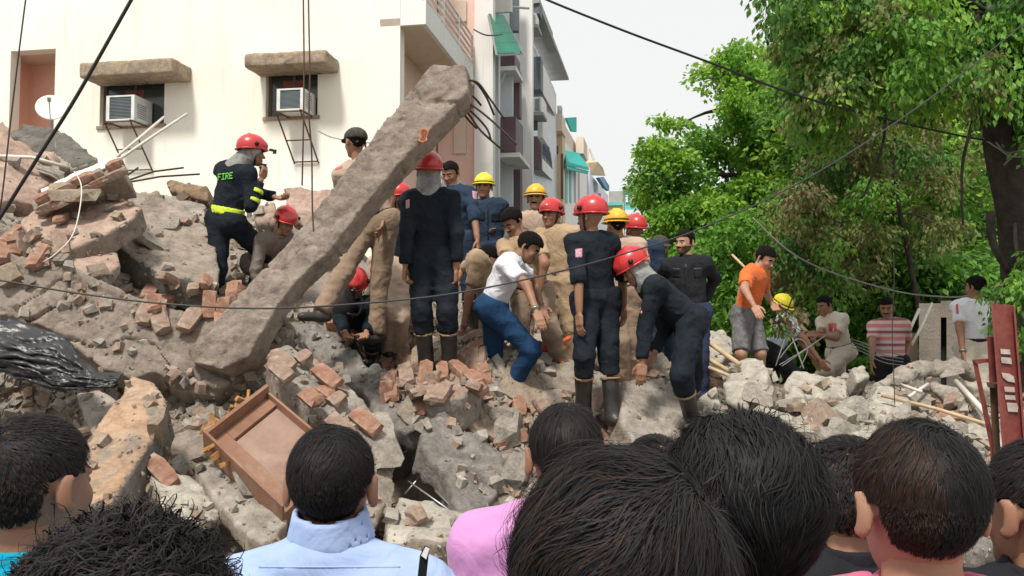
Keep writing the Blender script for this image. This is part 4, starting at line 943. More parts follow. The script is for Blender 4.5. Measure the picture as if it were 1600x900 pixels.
for (xr, yr, cnt, mts, lb, gp) in (((0,330),(250,470),16,('plaster_pink','conc','plaster_tan'),'flat broken plate of plaster on the upper left slope','flat plates on the upper left slope'), ((200,620),(620,860),14,('conc','plaster_tan','conc_brown'),'flat broken plate lying near the wooden panel','flat plates near the wooden panel'),
    ((560,900),(520,700),16,('conc','conc_brown','plaster_tan'),'flat broken plate among the rescue workers','flat plates among the rescue workers'), ((950,1560),(580,700),20,('conc_pale','conc','conc_pale'),'flat pale plate on the right hand rubble field','flat plates on the right hand field')):
    for k in range(cnt):
        q = pixdrop(random.uniform(*xr), random.uniform(*yr))
        if q is None or q[2] > 13 or (q[3] and random.random() < .6): continue
        p, n, d, hero = q; s = random.uniform(.3,.6)*(.5+.06*d)*(.7 if xr[0] > 900 else 1); n = n if n[2] > .5 else np.array([0,-.4,.9])
        tag(place(random.choice(FL[random.choice(mts)]), 'broken_plate', p + unit(n)*s*.05, tilt_frame(n + RNG.normal(0,.16,3), random.random()*6.3), None, s), lb, 'rubble', gp)
BZ = [((600,760),(560,625),44,'loose tan brick in the pile beside the blue jeans','bricks piled by the blue jeans', .6), ((220,400),(440,505),26,'loose orange brick along the top of the cracked wall section','bricks on the cracked wall section', .8),
      ((0,100),(330,420),18,'loose orange brick on the upper left slope','bricks on the upper left slope', .8), ((200,280),(565,620),6,'loose red brick above the orange faced block','bricks above the orange faced block', 1), ((760,870),(640,700),14,'loose red brick behind the small dark head','bricks behind the small dark head', 1),
      ((900,1500),(590,690),36,'loose brick on the right hand rubble field','bricks on the right hand field', 1), ((540,720),(640,880),16,'loose brick low around the dark gap','bricks around the dark gap', 1), ((120,520),(620,880),22,'loose brick around the wooden panel','bricks around the wooden panel', 1), ((480,900),(480,570),26,'loose brick underfoot behind the front workers','bricks behind the front workers', 1)]
for (xr, yr, cnt, lb, gp, sp) in BZ:
    for k in range(cnt):
        q = pixdrop(random.uniform(*xr), random.uniform(*yr))
        if q is None or q[2] > 13 or (q[3] and sp == 1 and random.random() < .8): continue
        p, n, d, hero = q; n = n if n[2] > .3 else np.array([0,-.3,.9]); R_ = tilt_frame(n + RNG.normal(0,.3,3), random.uniform(-.5,.9) if sp < 1 else random.random()*6.3)
        tag(place(random.choice(BRK), 'brick', p + n*.04, R_, None, random.uniform(.9,1.15)), lb, 'brick', gp)
# small debris: nobody could count it
hulls = []
for k in range(10):
    r = np.random.default_rng(k); a = [(-1,-1,-1),(1,-1,-1),(1,1,-1),(-1,1,-1),(-1,-1,1),(1,-1,1),(1,1,1),(-1,1,1)]; V = np.array(a)*r.uniform(.35,1,(8,3))*(.6, .45, .35); hulls.append(V)
hq = np.array([(3,2,1,0),(4,5,6,7),(0,1,5,4),(1,2,6,5),(2,3,7,6),(3,0,4,7)]); VV, FF, MI = [], [], []; cnt = 0
for k in range(19000):
    px = random.uniform(-40, 1640); py = random.uniform(240, 900) if px < 420 else random.uniform(480, 900)
    q = pixdrop(px, py)
    if q is None or q[2] > 14: continue
    p, n, d, hero = q
    if (n[2] < .25 or hero) and random.random() < .86: continue
    s = .013*(1 + 6.5*random.random()**4)*(.5+.1*d); h = hulls[k % 10]*s @ tilt_frame(n + RNG.normal(0,.6,3), random.random()*6.3).T + p + n*s*.25
    VV.append(h); FF.append(hq + cnt); cnt += 8; zone = px > 1100
    MI.append(np.full(6, random.choice((0,0,1,1,1,3) if zone else (0,0,0,1,2,2,3))))
tag(part('small_debris', np.concatenate(VV), np.concatenate(FF), [M['conc'], M['conc_pale'], M['brick_dusty'], M['plaster_tan']], None, np.concatenate(MI), False), kind='stuff')
# ================================================================== people
M['skin'] = plain('skin_brown', (.30,.155,.095), .55, c2=(.26,.13,.08), sc=12, spec=.35)
M['skin_l'] = plain('skin_tan', (.42,.23,.15), .55, c2=(.37,.195,.125), sc=12, spec=.35)
M['lip'] = plain('lip', (.24,.10,.075), .5)
M['beard'] = plain('beard_stubble', (.045,.028,.02), .8, c2=(.09,.055,.04), sc=60)
M['eye'] = plain('eye', (.22,.19,.17), .35); M['iris'] = plain('iris', (.012,.01,.008), .3)
M['hair'] = plain('hair_black', (.006,.005,.005), .8, c2=(.014,.012,.010), sc=80, bs=.9, bd=.02, spec=.12)
M['fire'] = cloth('firefighter_dark_blue', (.006,.010,.017), (.020,.025,.031)); M['navy'] = cloth('navy_shirt', (.020,.034,.062), (.030,.048,.082))
M['khaki'] = cloth('khaki_uniform', (.42,.30,.185), (.34,.24,.15)); M['khaki_d'] = cloth('khaki_trousers', (.29,.205,.145), (.24,.17,.12)); M['khaki_p'] = cloth('khaki_pinkish', (.46,.34,.26), (.38,.28,.21))
M['white_c'] = cloth('white_shirt', (.74,.75,.80), (.66,.67,.73)); M['cream_c'] = cloth('offwhite_uniform', (.62,.56,.47), (.54,.48,.40))
M['jeans'] = cloth('blue_jeans', (.018,.058,.13), (.012,.036,.09), 3); M['jeans_d'] = cloth('dark_jeans', (.03,.04,.09))
M['blackc'] = cloth('black_cloth', (.014,.015,.018), (.024,.025,.03)); M['greyc'] = cloth('grey_brown_shirt', (.20,.165,.14))
M['orange_c'] = cloth('orange_polo', (.72,.16,.035), (.62,.13,.03)); M['camo'] = cloth('grey_camo', (.20,.195,.195), (.075,.075,.08), 22)
M['lblue'] = cloth('light_blue_check', (.42,.52,.62), (.55,.62,.70), 30)
M['red_h'] = plain('red_helmet', (.52,.020,.026), .30, c2=(.44,.05,.045), sc=9, spec=.5, coat=.2); M['yel_h'] = plain('yellow_helmet', (.74,.42,.02), .35, c2=(.66,.35,.02), sc=5, spec=.5)
M['yel2_h'] = plain('lemon_helmet', (.78,.66,.03), .4); M['neckc'] = cloth('grey_neck_cover', (.34,.34,.33), (.15,.15,.15), 12)
M['boot'] = plain('black_boot', (.016,.016,.017), .45, c2=(.05,.045,.04), sc=7); M['boot_rim'] = plain('boot_tan_rim', (.30,.20,.11), .7)
M['belt'] = plain('black_belt', (.012,.012,.012), .45); M['hivis'] = plain('hivis_yellow', (.60,.78,.04), .6, c2=(.5,.62,.06), sc=40)
M['neon'] = plain('neon_green_print', (.16,.60,.06), .7); M['redpatch'] = plain('red_badge', (.55,.06,.07), .7, c2=(.5,.15,.15), sc=60); M['pinkpatch'] = plain('pale_badge', (.60,.35,.38), .7, c2=(.30,.14,.2), sc=70)
M['watch'] = plain('watch_metal', (.35,.33,.30), .3, .8); M['redband'] = plain('red_band', (.5,.03,.03), .7)

def head_sdf(p):
    d = sd_ell(p, (0,-.010,.028), (.076,.096,.088))
    d = smin(d, sd_ell(p, (0,.018,-.045), (.058,.070,.068)), .03)
    d = smin(d, sd_ell(p, (0,.068,-.088), (.026,.022,.020)), .025)          # chin
    for s in (-1, 1):
        d = smin(d, sd_ell(p, (s*.035,.062,-.022), (.022,.020,.022)), .02)   # cheek
        d = smin(d, sd_cap(p, (s*.012,.084,.022), (s*.046,.072,.020), .007,.006), .012)   # brow
        d = smax(d, -sd_ell(p, (s*.031,.092,.004), (.017,.014,.012)), .012)   # socket
    d = smin(d, sd_cap(p, (0,.082,.006), (0,.104,-.026), .007,.011), .012)   # nose
    for s in (-1, 1): d = smin(d, sd_ell(p, (s*.011,.096,-.030), (.008,.009,.007)), .006)
    d = smin(d, sd_ell(p, (0,.083,-.056), (.023,.012,.006)), .008); d = smin(d, sd_ell(p, (0,.081,-.067), (.019,.012,.006)), .006)
    for s in (-1, 1):
        ca_, sa_ = math.cos(.45), math.sin(.45); Re_ = np.array([[ca_, s*sa_, 0], [-s*sa_, ca_, 0], [0,0,1.0]])
        e = smax(sd_ell(p, (s*.085,-.016,-.004), (.0085,.020,.033), Re_), -sd_ell(p, (s*.091,-.004,-.002), (.009,.012,.021), Re_), .005); d = smin(d, e, .007)
    return d
def eye_parts():
    V, F, MI, n = [], [], [], 0
    for s in (-1, 1):
        for (c, r, m) in (((s*.031,.0755,.003), .0118, 2), ((s*.031,.0815,.003), .0072, 3)):
            for i in range(5):
                for k in range(8):
                    th = math.pi*i/4; ph = k*math.pi/4; V.append((c[0] + r*math.sin(th)*math.cos(ph), c[1] + r*math.cos(th), c[2] + r*.8*math.sin(th)*math.sin(ph)))
            for i in range(4):
                for k in range(8): F.append([n+i*8+k, n+i*8+(k+1) % 8, n+(i+1)*8+(k+1) % 8, n+(i+1)*8+k]); MI.append(m)
            n += 40
    return np.array(V), np.array(F), np.array(MI)
def make_head(h, beard=0):
    V, Q = sdf_mesh(head_sdf, (-.10,-.12,-.13), (.10,.13,.13), h)
    c = V[Q].mean(1); mi = np.zeros(len(Q), int); x = np.abs(c[:,0]); y, z = c[:,1], c[:,2]
    mi[(y > .07) & (x < .024) & (z > -.074) & (z < -.049)] = 1
    mi[(y > .055) & (x > .010) & (x < .050) & (np.abs(z - .022 + .12*(x-.03)**2*100*.1) < .0055)] = 4
    if beard >= 1: mi[(y > .07) & (x < .03) & (z > -.050) & (z < -.036)] = 4
    if beard >= 2: mi[(y > -.01) & (z < -.030) & ~((y > .07) & (x < .020) & (z > -.072) & (z < -.050)) & (z < -.03 - .25*np.maximum(0, .06-x)*(y > .05))] = 5
    EV, EF, EM = eye_parts(); n = len(V)
    return np.concatenate([V, EV]), np.concatenate([Q, EF + n]), np.concatenate([mi, EM])
HEADS = {b_: make_head(.0075, b_) for b_ in (0, 1, 2)}
def hand_sdf(curl, p):
    d = sd_cap(p, (0,0,.03), (0,0,-.01), .024, .024, ((0,1,0), .75))
    d = smin(d, sd_box(p, (0,0,-.052), (.038,.0135,.040), r=.012), .012)
    for i, (x, L, r) in enumerate(((.029,.070,.0088), (.010,.078,.0092), (-.010,.072,.0088), (-.028,.056,.0076))):
        a = np.array([x, 0, -.088]); an = curl*(.35 + .08*i); pr = d
        for sg in (.45, .32, .25):
            bb = a + L*sg*np.array([x*.6, math.sin(an), -math.cos(an)]); d = smin(d, sd_cap(p, a, bb, r, r*.92), .004); a = bb; an += curl*(.45 + .06*i)
    a = np.array([.030,.004,-.022]); bb = np.array([.056,.016,-.050]); c = np.array([.062,.026,-.078]); e = np.array([.058,.036 + .01*curl,-.098])
    d = smin(d, sd_cap(p, a, bb, .015,.0115), .012); d = smin(d, sd_cap(p, bb, c, .0115,.0095), .004); d = smin(d, sd_cap(p, c, e, .0095,.0078), .003)
    return d
HANDS = {c: sdf_mesh(lambda p, c=c: hand_sdf(c, p), (-.06,-.04,-.20), (.085,.12,.06), .0062) for c in (.55, 1.5)}
def hair_sdf(p, seed=0, thick=.014):
    up_ = np.clip((p[:,2] + .02)/.1, 0, 1)
    d = sd_ell(p, (0,-.010,.030), (.077,.097,.089)) - (.003 + thick*up_) + .007*fbm(p*np.array([24,24,34])+seed, 3, seed)
    line = np.where(p[:,1] > .02, .062 - 0*p[:,1] - .9*np.maximum(0, .05-p[:,1]), np.where(p[:,1] > -.02, -.012, -.012 - .9*(-.02-p[:,1])))
    return smax(d, line + .008*noise(p*40, seed+3) - p[:,2], .004)
HAIR = [sdf_mesh(lambda p, k=k: hair_sdf(p, k, (.006,.011,.018)[k]), (-.13,-.15,-.12), (.13,.14,.16), .0075) for k in range(3)]
CAP = {}
def cap_tpl(kind):
    if kind in CAP: return CAP[kind]
    out = {}
    if kind == 'red':
        def shell(p):
            d = sd_ell(p, (0,-.012,.040), (.118,.145,.125)); d = smin(d, sd_cap(p, (0,-.13,.07), (0,-.05,.155), .010,.011), .02); d = smin(d, sd_cap(p, (0,-.05,.155), (0,.09,.105), .011,.010), .02)
            d = smin(d, sd_ell(p, (0,.10,.07), (.05,.035,.035)), .02)
            d = smax(d, -(p[:,2] - (.012 + .12*p[:,1])), .006); return smax(d, -sd_ell(p, (0,-.012,.028), (.104,.130,.112)), .004)
        def brim(p):
            q = p - [0,-.010,.012]; zz = q[:,2] - .12*p[:,1]; r = np.sqrt((q[:,0]/.122)**2 + (q[:,1]/.150)**2); return np.maximum(np.abs(r - .96)*.13 - .010, np.abs(zz) - .008)
        out['shell'] = (*sdf_mesh(shell, (-.14,-.18,-.03), (.14,.16,.20), .0085), 'red_h'); out['brim'] = (*sdf_mesh(brim, (-.15,-.19,-.05), (.15,.18,.06), .0075), 'red_h')
        def knob(p): return np.minimum(sd_cap(p, (-.128,.02,.055), (.128,.02,.055), .022,.022), 9) + 0
        def kn(p): return np.maximum(knob(p), .112 - np.abs(p[:,0]))
        V, Q = sdf_mesh(kn, (-.16,-.02,.02), (.16,.06,.09), .0085); out['side_knob'] = (V, Q, 'black')
        def strap(p): return np.maximum(np.abs(sd_ell(p, (0,.0,-.03), (.083,.088,.115))) - .004, np.abs(p[:,1] - .012 + .15*p[:,2]) - .010)
        V, Q = sdf_mesh(lambda p: np.maximum(strap(p), p[:,2] - .02), (-.1,-.03,-.16), (.1,.05,.02), .006); out['chin_strap'] = (V, Q, 'black')
    elif kind in ('yellow', 'lemon'):
        mt = 'yel_h' if kind == 'yellow' else 'yel2_h'
        def shell(p):
            d = sd_ell(p, (0,-.012,.040), (.112,.138,.118))
            for x in (-.035, 0, .035): d = smin(d, sd_cap(p, (x,-.13,.08), (x*.8,-.02,.155), .007,.008), .012); d = smin(d, sd_cap(p, (x*.8,-.02,.155), (x,.10,.09), .008,.007), .012)
            d = smax(d, -(p[:,2] - .035), .005); return smax(d, -sd_ell(p, (0,-.012,.028), (.100,.126,.108)), .004)
        def brim(p):
            q = p - [0,.002,.030]; r = np.sqrt((q[:,0]/.136)**2 + (q[:,1]/.166)**2); return np.maximum(np.abs(r - .88)*.14 - .016, np.abs(q[:,2] + .05*(r-.8)) - .006)
        def band(p): return np.maximum(np.abs(sd_ell(p, (0,-.012,.040), (.115,.141,.121))) - .003, np.abs(p[:,2] - .047) - .007)
        out['shell'] = (*sdf_mesh(shell, (-.14,-.18,-.0), (.14,.16,.19), .0085), mt); out['brim'] = (*sdf_mesh(brim, (-.16,-.19,-.0), (.16,.19,.06), .0075), mt); out['band'] = (*sdf_mesh(band, (-.13,-.17,.03), (.13,.15,.065), .0065), 'belt')
    else:      # peaked cloth cap
        def shell(p):
            d = sd_ell(p, (0,-.010,.045), (.092,.114,.085)); return smax(d, -(p[:,2] - .028), .006)
        def peak(p):
            q = p - [0,.10,.040]; r = np.sqrt((q[:,0]/.07)**2 + (q[:,1]/.075)**2) - 1; return np.maximum(np.maximum(r*.07, np.abs(q[:,2] + .15*q[:,1]) - .004), -(p[:,1]-.07))
        out['crown'] = (*sdf_mesh(shell, (-.11,-.14,.01), (.11,.12,.15), .008), 'cap'); out['peak'] = (*sdf_mesh(peak, (-.08,.05,.01), (.08,.19,.07), .006), 'cap')
    CAP[kind] = {k: (mesh_np(k, v[0], v[1], M[v[2]]), v[2]) for k, v in out.items()}; return CAP[kind]
M['cap'] = cloth('dark_camouflage_cap', (.035,.035,.03), (.08,.08,.065), 30)
UA, FA, TH, SHN = .29, .26, .44, .43
def ik(S, pj, L, nm=''):
    if len(pj) == 4: return np.array(pj[:3], float)
    px, py, sg = pj; r = ray(px, py); w0 = CAM - S; a = r @ r; b_ = 2*w0 @ r; c = w0 @ w0 - L*L; D = b_*b_ - 4*a*c
    if D < 0:
        t = -b_/(2*a); q = CAM + t*r; dd = np.linalg.norm(q - S)
        if dd > L*1.12: q = S + (q - S)/dd*L*1.12
        return q
    return CAM + r*(-b_ + (1 if sg > 0 else -1)*math.sqrt(D))/(2*a)
def orth(v, u): v = np.asarray(v, float); return unit(v - u*np.dot(v, u))
PEOPLE = {}
def person(label, d=None, hd=None, nk=None, pv=None, td=(0,-1,0), fd=None, R=None, L=None, RL=None, LL=None, k=1.0, top='khaki', bot='khaki_d', skin='skin', sleeve='short', hem=.03,
           hat=None, hair=0, beard=0, shoe='shoe', ft=None, belt=None, neckc=False, curl=(.55,.55), leg='long', h=.018, world=None, group='rescue workers on the rubble', wr=.014, hairm='hair', dn=0., dh=0., cat='person', handmat=None, boot_top=.62, nko=.125, hres=None, col=(.067,.022,.012), sd_=0.0):
    if world is not None:
        H = np.array(world, float); Nk = H - np.array([0,.0,nko*k]) - (np.array([0,.012,0])); Pv = Nk - np.array([0,0,.50*k])
    else:
        Pv = P(*pv, d); Nk = P(*nk, d + dn); H = P(*hd, d + dh + dn)
    u = unit(Nk - Pv); td = orth(td, u); ar = unit(np.cross(td, u)); fdv = unit(fd if fd is not None else td)
    # keep the head on its neck
    v = H - Nk; Lh = np.linalg.norm(v); H = Nk + v/Lh*min(max(Lh, .13*k), .20*k) if world is None else H
    SR, SL = Nk - (.055+sd_)*k*u + ar*.165*k, Nk - (.055+sd_)*k*u - ar*.165*k
    HR, HL = Pv + ar*.085*k, Pv - ar*.085*k; dnv = np.array([0,0,-1.0])
    def arm(S, spec, side):
        if spec is None:
            E = S + UA*k*unit(dnv + ar*side*.18 + td*-.05); return E, E + FA*k*unit(dnv + td*.25)
        E = ik(S, spec[0], UA*k); return E, ik(E, spec[1], FA*k)
    ER, WR = arm(SR, R, 1); EL, WL_ = arm(SL, L, -1)
    def legf(Hp, spec, side):
        if spec is None:
            K = Hp + TH*k*unit(dnv + ar*side*.08 + np.array([td[0],td[1],0])*.06); return K, K + SHN*k*unit(dnv - np.array([td[0],td[1],0])*.06)
        K = ik(Hp, spec[0], TH*k); return K, ik(K, spec[1], SHN*k)
    KR, AR = legf(HR, RL, 1); KL, AL = legf(HL, LL, -1)
    f0 = unit(ft if ft is not None else (td[0], td[1], 0) if abs(td[2]) < .95 else (0,-1,0))
    base = Pv.copy(); base[2] = min(AR[2], AL[2]) - .07*k
    root = thing('person', label, cat, base, group)
    mid = Pv*.52 + Nk*.48; sd = int(abs(Pv[0]*100)) % 97
    def torso(p, o=0.0):
        t1 = sd_cap(p, Pv + .02*u, mid, (.142+o)*k, (.138+o)*k, (td, .70)); t2 = sd_cap(p, mid, Nk - (.12+sd_)*k*u, (.142+o)*k, (.158+o)*k, (td, .68))
        d_ = smin(t1, t2, .05)
        if sd_:
            for S_ in (SR, SL): d_ = smin(d_, sd_cap(p, Nk - .045*k*u, S_ + .01*u, (.046+o)*k, (.052+o)*k), .05)
        return smin(d_, sd_cap(p, SR, SL, (.062+o)*k, (.062+o)*k), .07)
    def arms(p, o=0.0, o2=None, side=0, cut=None):
        out = np.full(len(p), 9.0)
        for (S, E, W_, sgn) in ((SR, ER, WR, 1), (SL, EL, WL_, -1)):
            if side and sgn != side: continue
            a = sd_cap(p, S, E, (.052+o)*k, (.042+o)*k); b2 = sd_cap(p, E, W_, (.042+(o if o2 is None else o2))*k, (.028+(o if o2 is None else o2))*k)
            out = np.minimum(out, smin(a, b2, .025))
        return out
    def legs(p, o=0.0, oa=None):
        out = None
        for (Hp, K, A) in ((HR, KR, AR), (HL, KL, AL)):
            a = sd_cap(p, Hp, K, (.088+o)*k, (.057+o)*k); b2 = sd_cap(p, K, A, (.057+o)*k, (.038+(o if oa is None else oa))*k); x = smin(a, b2, .03); out = x if out is None else smin(out, x, .02)
        return smin(out, sd_cap(p, HR, HL, (.105+o)*k, (.105+o)*k, (td, .9)), .05)
    def feet(p):
        out = np.full(len(p), 9.0)
        for A in (AR, AL):
            c = A - np.array([0,0,.035*k]); out = np.minimum(out, smin(sd_cap(p, c - f0*.05*k, c + f0*.13*k, .042*k, .036*k, (np.array([0,0,1.0]), .9)), sd_cap(p, A, c, .04*k, .042*k), .02))
        return out
    pts = np.array([Pv, Nk, SR, SL, ER, EL, WR, WL_, HR, HL, KR, KL, AR, AL]); lo, hi = pts.min(0) - .20, pts.max(0) + .20
    body = lambda p: smin(smin(smin(torso(p, -.024), arms(p, -.009 if sleeve in ('long', 'roll') else 0., 0.), .03), legs(p, -.02 if leg == 'long' else 0.), .04), sd_cap(p, Nk - .03*u, H - .03*unit(H-Nk) , .056*k, .052*k), .03)
    V, Q = sdf_mesh(body, lo, hi, .024); VV, QQ, MI = [V], [Q], [np.zeros(len(Q), int)]; n = len(V)
    # head
    up = orth(np.array([0,0,1.0]) if abs(fdv[2]) < .9 else u, fdv); Rh = np.stack([np.cross(fdv, up), fdv, up], 1)
    hv, hq, hm = HEADS[hres or beard]; VV.append(hv*k @ Rh.T + H); QQ.append(hq + n); MI.append(hm); n += len(hv)
    for (E, W_, side, cl) in ((ER, WR, 1, curl[0]), (EL, WL_, -1, curl[1])):
        dr = unit(W_ - E); z = -dr; th = orth(td + .25*np.array([0,0,1.0]), z) if abs(np.dot(td, z)) < .95 else orth(-ar*side, z); y = np.cross(z, th)
        if np.dot(y, -ar*side) < 0: y = -y
        v_, q_ = HANDS[cl]; Rm = np.stack([th, y, z], 1); vv = v_*k @ Rm.T + W_ + dr*.008
        qq = q_ if np.linalg.det(Rm) > 0 else q_[:, ::-1]; VV.append(vv); QQ.append(qq + n); MI.append(np.zeros(len(qq), int)); n += len(vv)
    o = part('body', np.concatenate(VV), np.concatenate(QQ), [M[skin], M['lip'], M['eye'], M['iris'], M[hairm], M['beard']], root, np.concatenate(MI))
    def wz(p, a=wr):
        q = p + .05*np.stack([noise(p*4 + 3, sd), noise(p*4 + 9, sd+1), noise(p*4 + 15, sd+2)], 1)
        r1 = 1 - np.minimum(1, np.abs(fbm(q*np.array([5,5,8.5]) + sd, 2, sd, .5))*4.6); r2 = 1 - np.minimum(1, np.abs(noise(q*np.array([13,13,19.]) + sd, sd+7))*2.6)
        return a*(.30 - .85*r1**1.4 - .40*r2)
    parts = {}
    # shirt
    hemp = Pv + (hem)*k*u
    def shirt(p):
        x = torso(p, .016)
        for (S, E, W_) in ((SR, ER, WR), (SL, EL, WL_)):
            if sleeve == 'none': continue
            if sleeve == 'short':
                e = S + (E-S)*.72; a = smax(sd_cap(p, S, E, .068*k, .064*k), (p - e) @ unit(E-S), .006)
            elif sleeve == 'roll':
                e = E + (W_-E)*.22; a = smin(sd_cap(p, S, E, .068*k, .060*k), sd_cap(p, E, W_, .060*k, .050*k), .02); a = smax(a, np.where((p - E) @ unit(W_-E) > 0, (p - e) @ unit(W_-E), -9), .006)
            else:
                e = E + (W_-E)*.93; dd = (p - e) @ unit(W_-E); a = smin(sd_cap(p, S, E, .068*k, .058*k), np.maximum(sd_cap(p, E, W_, .058*k, .042*k), dd), .02)
            x = smin(x, a, .035)
        x = x + wz(p); x = smax(x, -((p - hemp) @ u), .01)
        x = smax(x, -sd_cap(p, Nk + .0*u, H, .060*k, .075*k), .006)
        return x
    V, Q = sdf_mesh(shirt, lo, hi, h); parts['shirt'] = part('shirt', V, Q, M[top], root); parts['shirt_vq'] = (V, Q)
    # collar
    if sleeve != 'none' and not neckc:
        cd = unit(u*.9 + td*-.2); c0 = Nk + col[2]*k*u
        def collar(p):
            q = p - c0; a = q @ cd; rr = np.linalg.norm(q - np.outer(a, cd), axis=1); return np.maximum(np.abs(rr - col[0]*k + .25*a) - .006, np.abs(a) - col[1]*k)
        V, Q = sdf_mesh(collar, c0 - .12, c0 + .12, .0085); part('collar', V, Q, M[top], root)
    # trousers
    wst = Pv + .085*k*u
    def trou(p):
        x = legs(p, .022, .030); x = smin(x, smax(torso(p, .006), (p - wst) @ u, .008), .04) + wz(p, wr*1.1)
        for (K, A, Hp) in ((KR, AR, HR), (KL, AL, HL)):
            if leg == 'short':
                e = Hp + (K-Hp)*.98; dirv = unit(K-Hp)
            else:
                e = A + (K-A)*(boot_top if shoe == 'boot' else .0); dirv = unit(A-K)
            near = np.linalg.norm(p - (K+A)/2, axis=1) < .34*k if leg != 'short' else np.linalg.norm(p - (K+A)/2, axis=1) < .36*k
            x = np.where(near, np.maximum(x, (p - e) @ dirv), x)
        return smax(x, (p - wst) @ u, .006)
    V, Q = sdf_mesh(trou, lo, hi, h); parts['trousers'] = part('shorts' if leg == 'short' else 'trousers', V, Q, M[bot], root); parts['trou_vq'] = (V, Q)
    # footwear, one mesh per foot
    for (K, A) in ((KR, AR), (KL, AL)):
        def ff(p, K=K, A=A):
            c = A - np.array([0,0,.035*k]); x = smin(sd_cap(p, c - f0*.05*k, c + f0*.14*k, .048*k, .044*k, (np.array([0,0,1.0]), .85)), sd_cap(p, A + unit(K-A)*.05, c, .045*k, .046*k), .02)
            if shoe == 'boot': e = A + (K-A)*boot_top; x = smin(x, smax(sd_cap(p, A, K, .058*k, .072*k), (p - e) @ unit(K-A), .005), .03)
            return x + .004*noise(p*14)
        pp = np.array([A, K, A + f0*.2]); V, Q = sdf_mesh(ff, pp.min(0) - .12, pp.max(0) + .10, .017); bt = part('boot' if shoe == 'boot' else 'shoe', V, Q, M['boot'], root)
        if shoe == 'boot':
            e = A + (K-A)*boot_top; dv = unit(K-A)
            def rim(p): q = p - e; a = q @ dv; rr = np.linalg.norm(q - np.outer(a, dv), axis=1); return np.maximum(np.abs(rr - .071*k) - .006, np.abs(a) - .011)
            V, Q = sdf_mesh(rim, e - .1, e + .1, .009); r_ = part('boot_rim', V, Q, M['boot_rim'], root)
    def ring(nm, base_fn, c, dv, w_, off, mat, R_=.3, hh=.011):
        V, Q = sdf_mesh(lambda p: np.maximum(np.abs(base_fn(p)) - off, np.abs((p - c) @ dv) - w_), c - R_, c + R_, hh); return part(nm, V, Q, mat, root)
    if belt: ring('belt', lambda p: torso(p, .018), Pv + .075*k*u, u, .02, .007, M[belt])
    if neckc:
        V, Q = sdf_mesh(lambda p: smax(smin(sd_cap(p, Nk - .02*u, H + .02*unit(H-Nk), .105*k, .088*k), sd_cap(p, SR*.35+SL*.65 , SR*.65+SL*.35, .066*k, .066*k), .04) - .016*np.abs(fbm(p*np.array([13,13,22.]), 3, 4)) + .004, -sd_ell((p - H) @ Rh, (0,.06,-.02), (.075,.1,.12)), .01), H - .3, H + .25, .013)
        part('neck_cover', V, Q, M['neckc'], root)
    # hat or hair
    def hung(nm, me, mat4): o = link(nm, me, root); o.matrix_basis = Matrix.Translation(Vector(-root_loc(root))) @ mat4; return o
    T = Matrix.Translation(Vector(H)) @ Matrix([list(r) for r in Rh]).to_4x4() @ Matrix.Scale(k, 4)
    if hat:
        hm_ = None; TH_ = T @ (Matrix.Translation((0,-.004,.016)) @ Matrix.Scale(.93, 4) if hat != 'cap' else Matrix.Identity(4))
        for nm, (me, mt) in cap_tpl(hat).items():
            if nm in ('shell', 'crown'): hm_ = hung('helmet' if nm == 'shell' else 'cap', me, TH_)
        for nm, (me, mt) in cap_tpl(hat).items():
            if nm in ('shell', 'crown'): continue
            o = link(nm, me, hm_)
    if hair is not None and hat != 'red':
        V, Q = HAIR[hair]; key = 'hair_%d_%s' % (hair, hairm)
        if key not in CAP: CAP[key] = mesh_np('hair', V, Q, M[hairm])
        hung('hair', CAP[key], T @ (Matrix.Scale(.97, 4) if hat else Matrix.Identity(4)))
    J = dict(root=root, H=H, Nk=Nk, Pv=Pv, u=u, td=td, ar=ar, SR=SR, SL=SL, ER=ER, EL=EL, WR=WR, WL=WL_, KR=KR, KL=KL, AR=AR, AL=AL, k=k, torso=torso, arms=arms, ring=ring, parts=parts, Rh=Rh, HR=HR, HL=HL)
    return J
def decal(J, poly, mat, name, which='shirt_vq', n=7, off=.006):
    """thin cloth patch laid on the garment where the pixel quad meets it"""
    V, Q = J['parts'][which]; T_ = BVHTree.FromPolygons([tuple(v) for v in V], [tuple(f) for f in Q]); a, b2, c, e = [np.array(q, float) for q in poly]; G = []; ok = True
    for i in range(n):
        for j in range(n):
            s, t = i/(n-1), j/(n-1); q = (a*(1-s)+b2*s)*(1-t) + (e*(1-s)+c*s)*t; r = unit(ray(*q)); h_ = T_.ray_cast(Vector(CAM), Vector(r), 40)
            G.append(None if h_[0] is None else np.array(h_[0]) - r*off)
    if sum(g is not None for g in G) < n: return
    V2, ids = [], {}
    for i, g in enumerate(G):
        if g is not None: ids[i] = len(V2); V2.append(g)
    F = [[ids[i*n+j], ids[(i+1)*n+j], ids[(i+1)*n+j+1], ids[i*n+j+1]] for i in range(n-1) for j in range(n-1) if all(q in ids for q in (i*n+j, (i+1)*n+j, (i+1)*n+j+1, i*n+j+1))]
    if not F: return
    o = part(name, V2, np.array(F)[:, ::-1], mat, J['root']); md = o.modifiers.new('s', 'SOLIDIFY'); md.thickness = .004; md.offset = -1; return o

FFK = dict(top='fire', bot='fire', sleeve='long', shoe='boot', hem=-.05, belt=None, wr=.015)
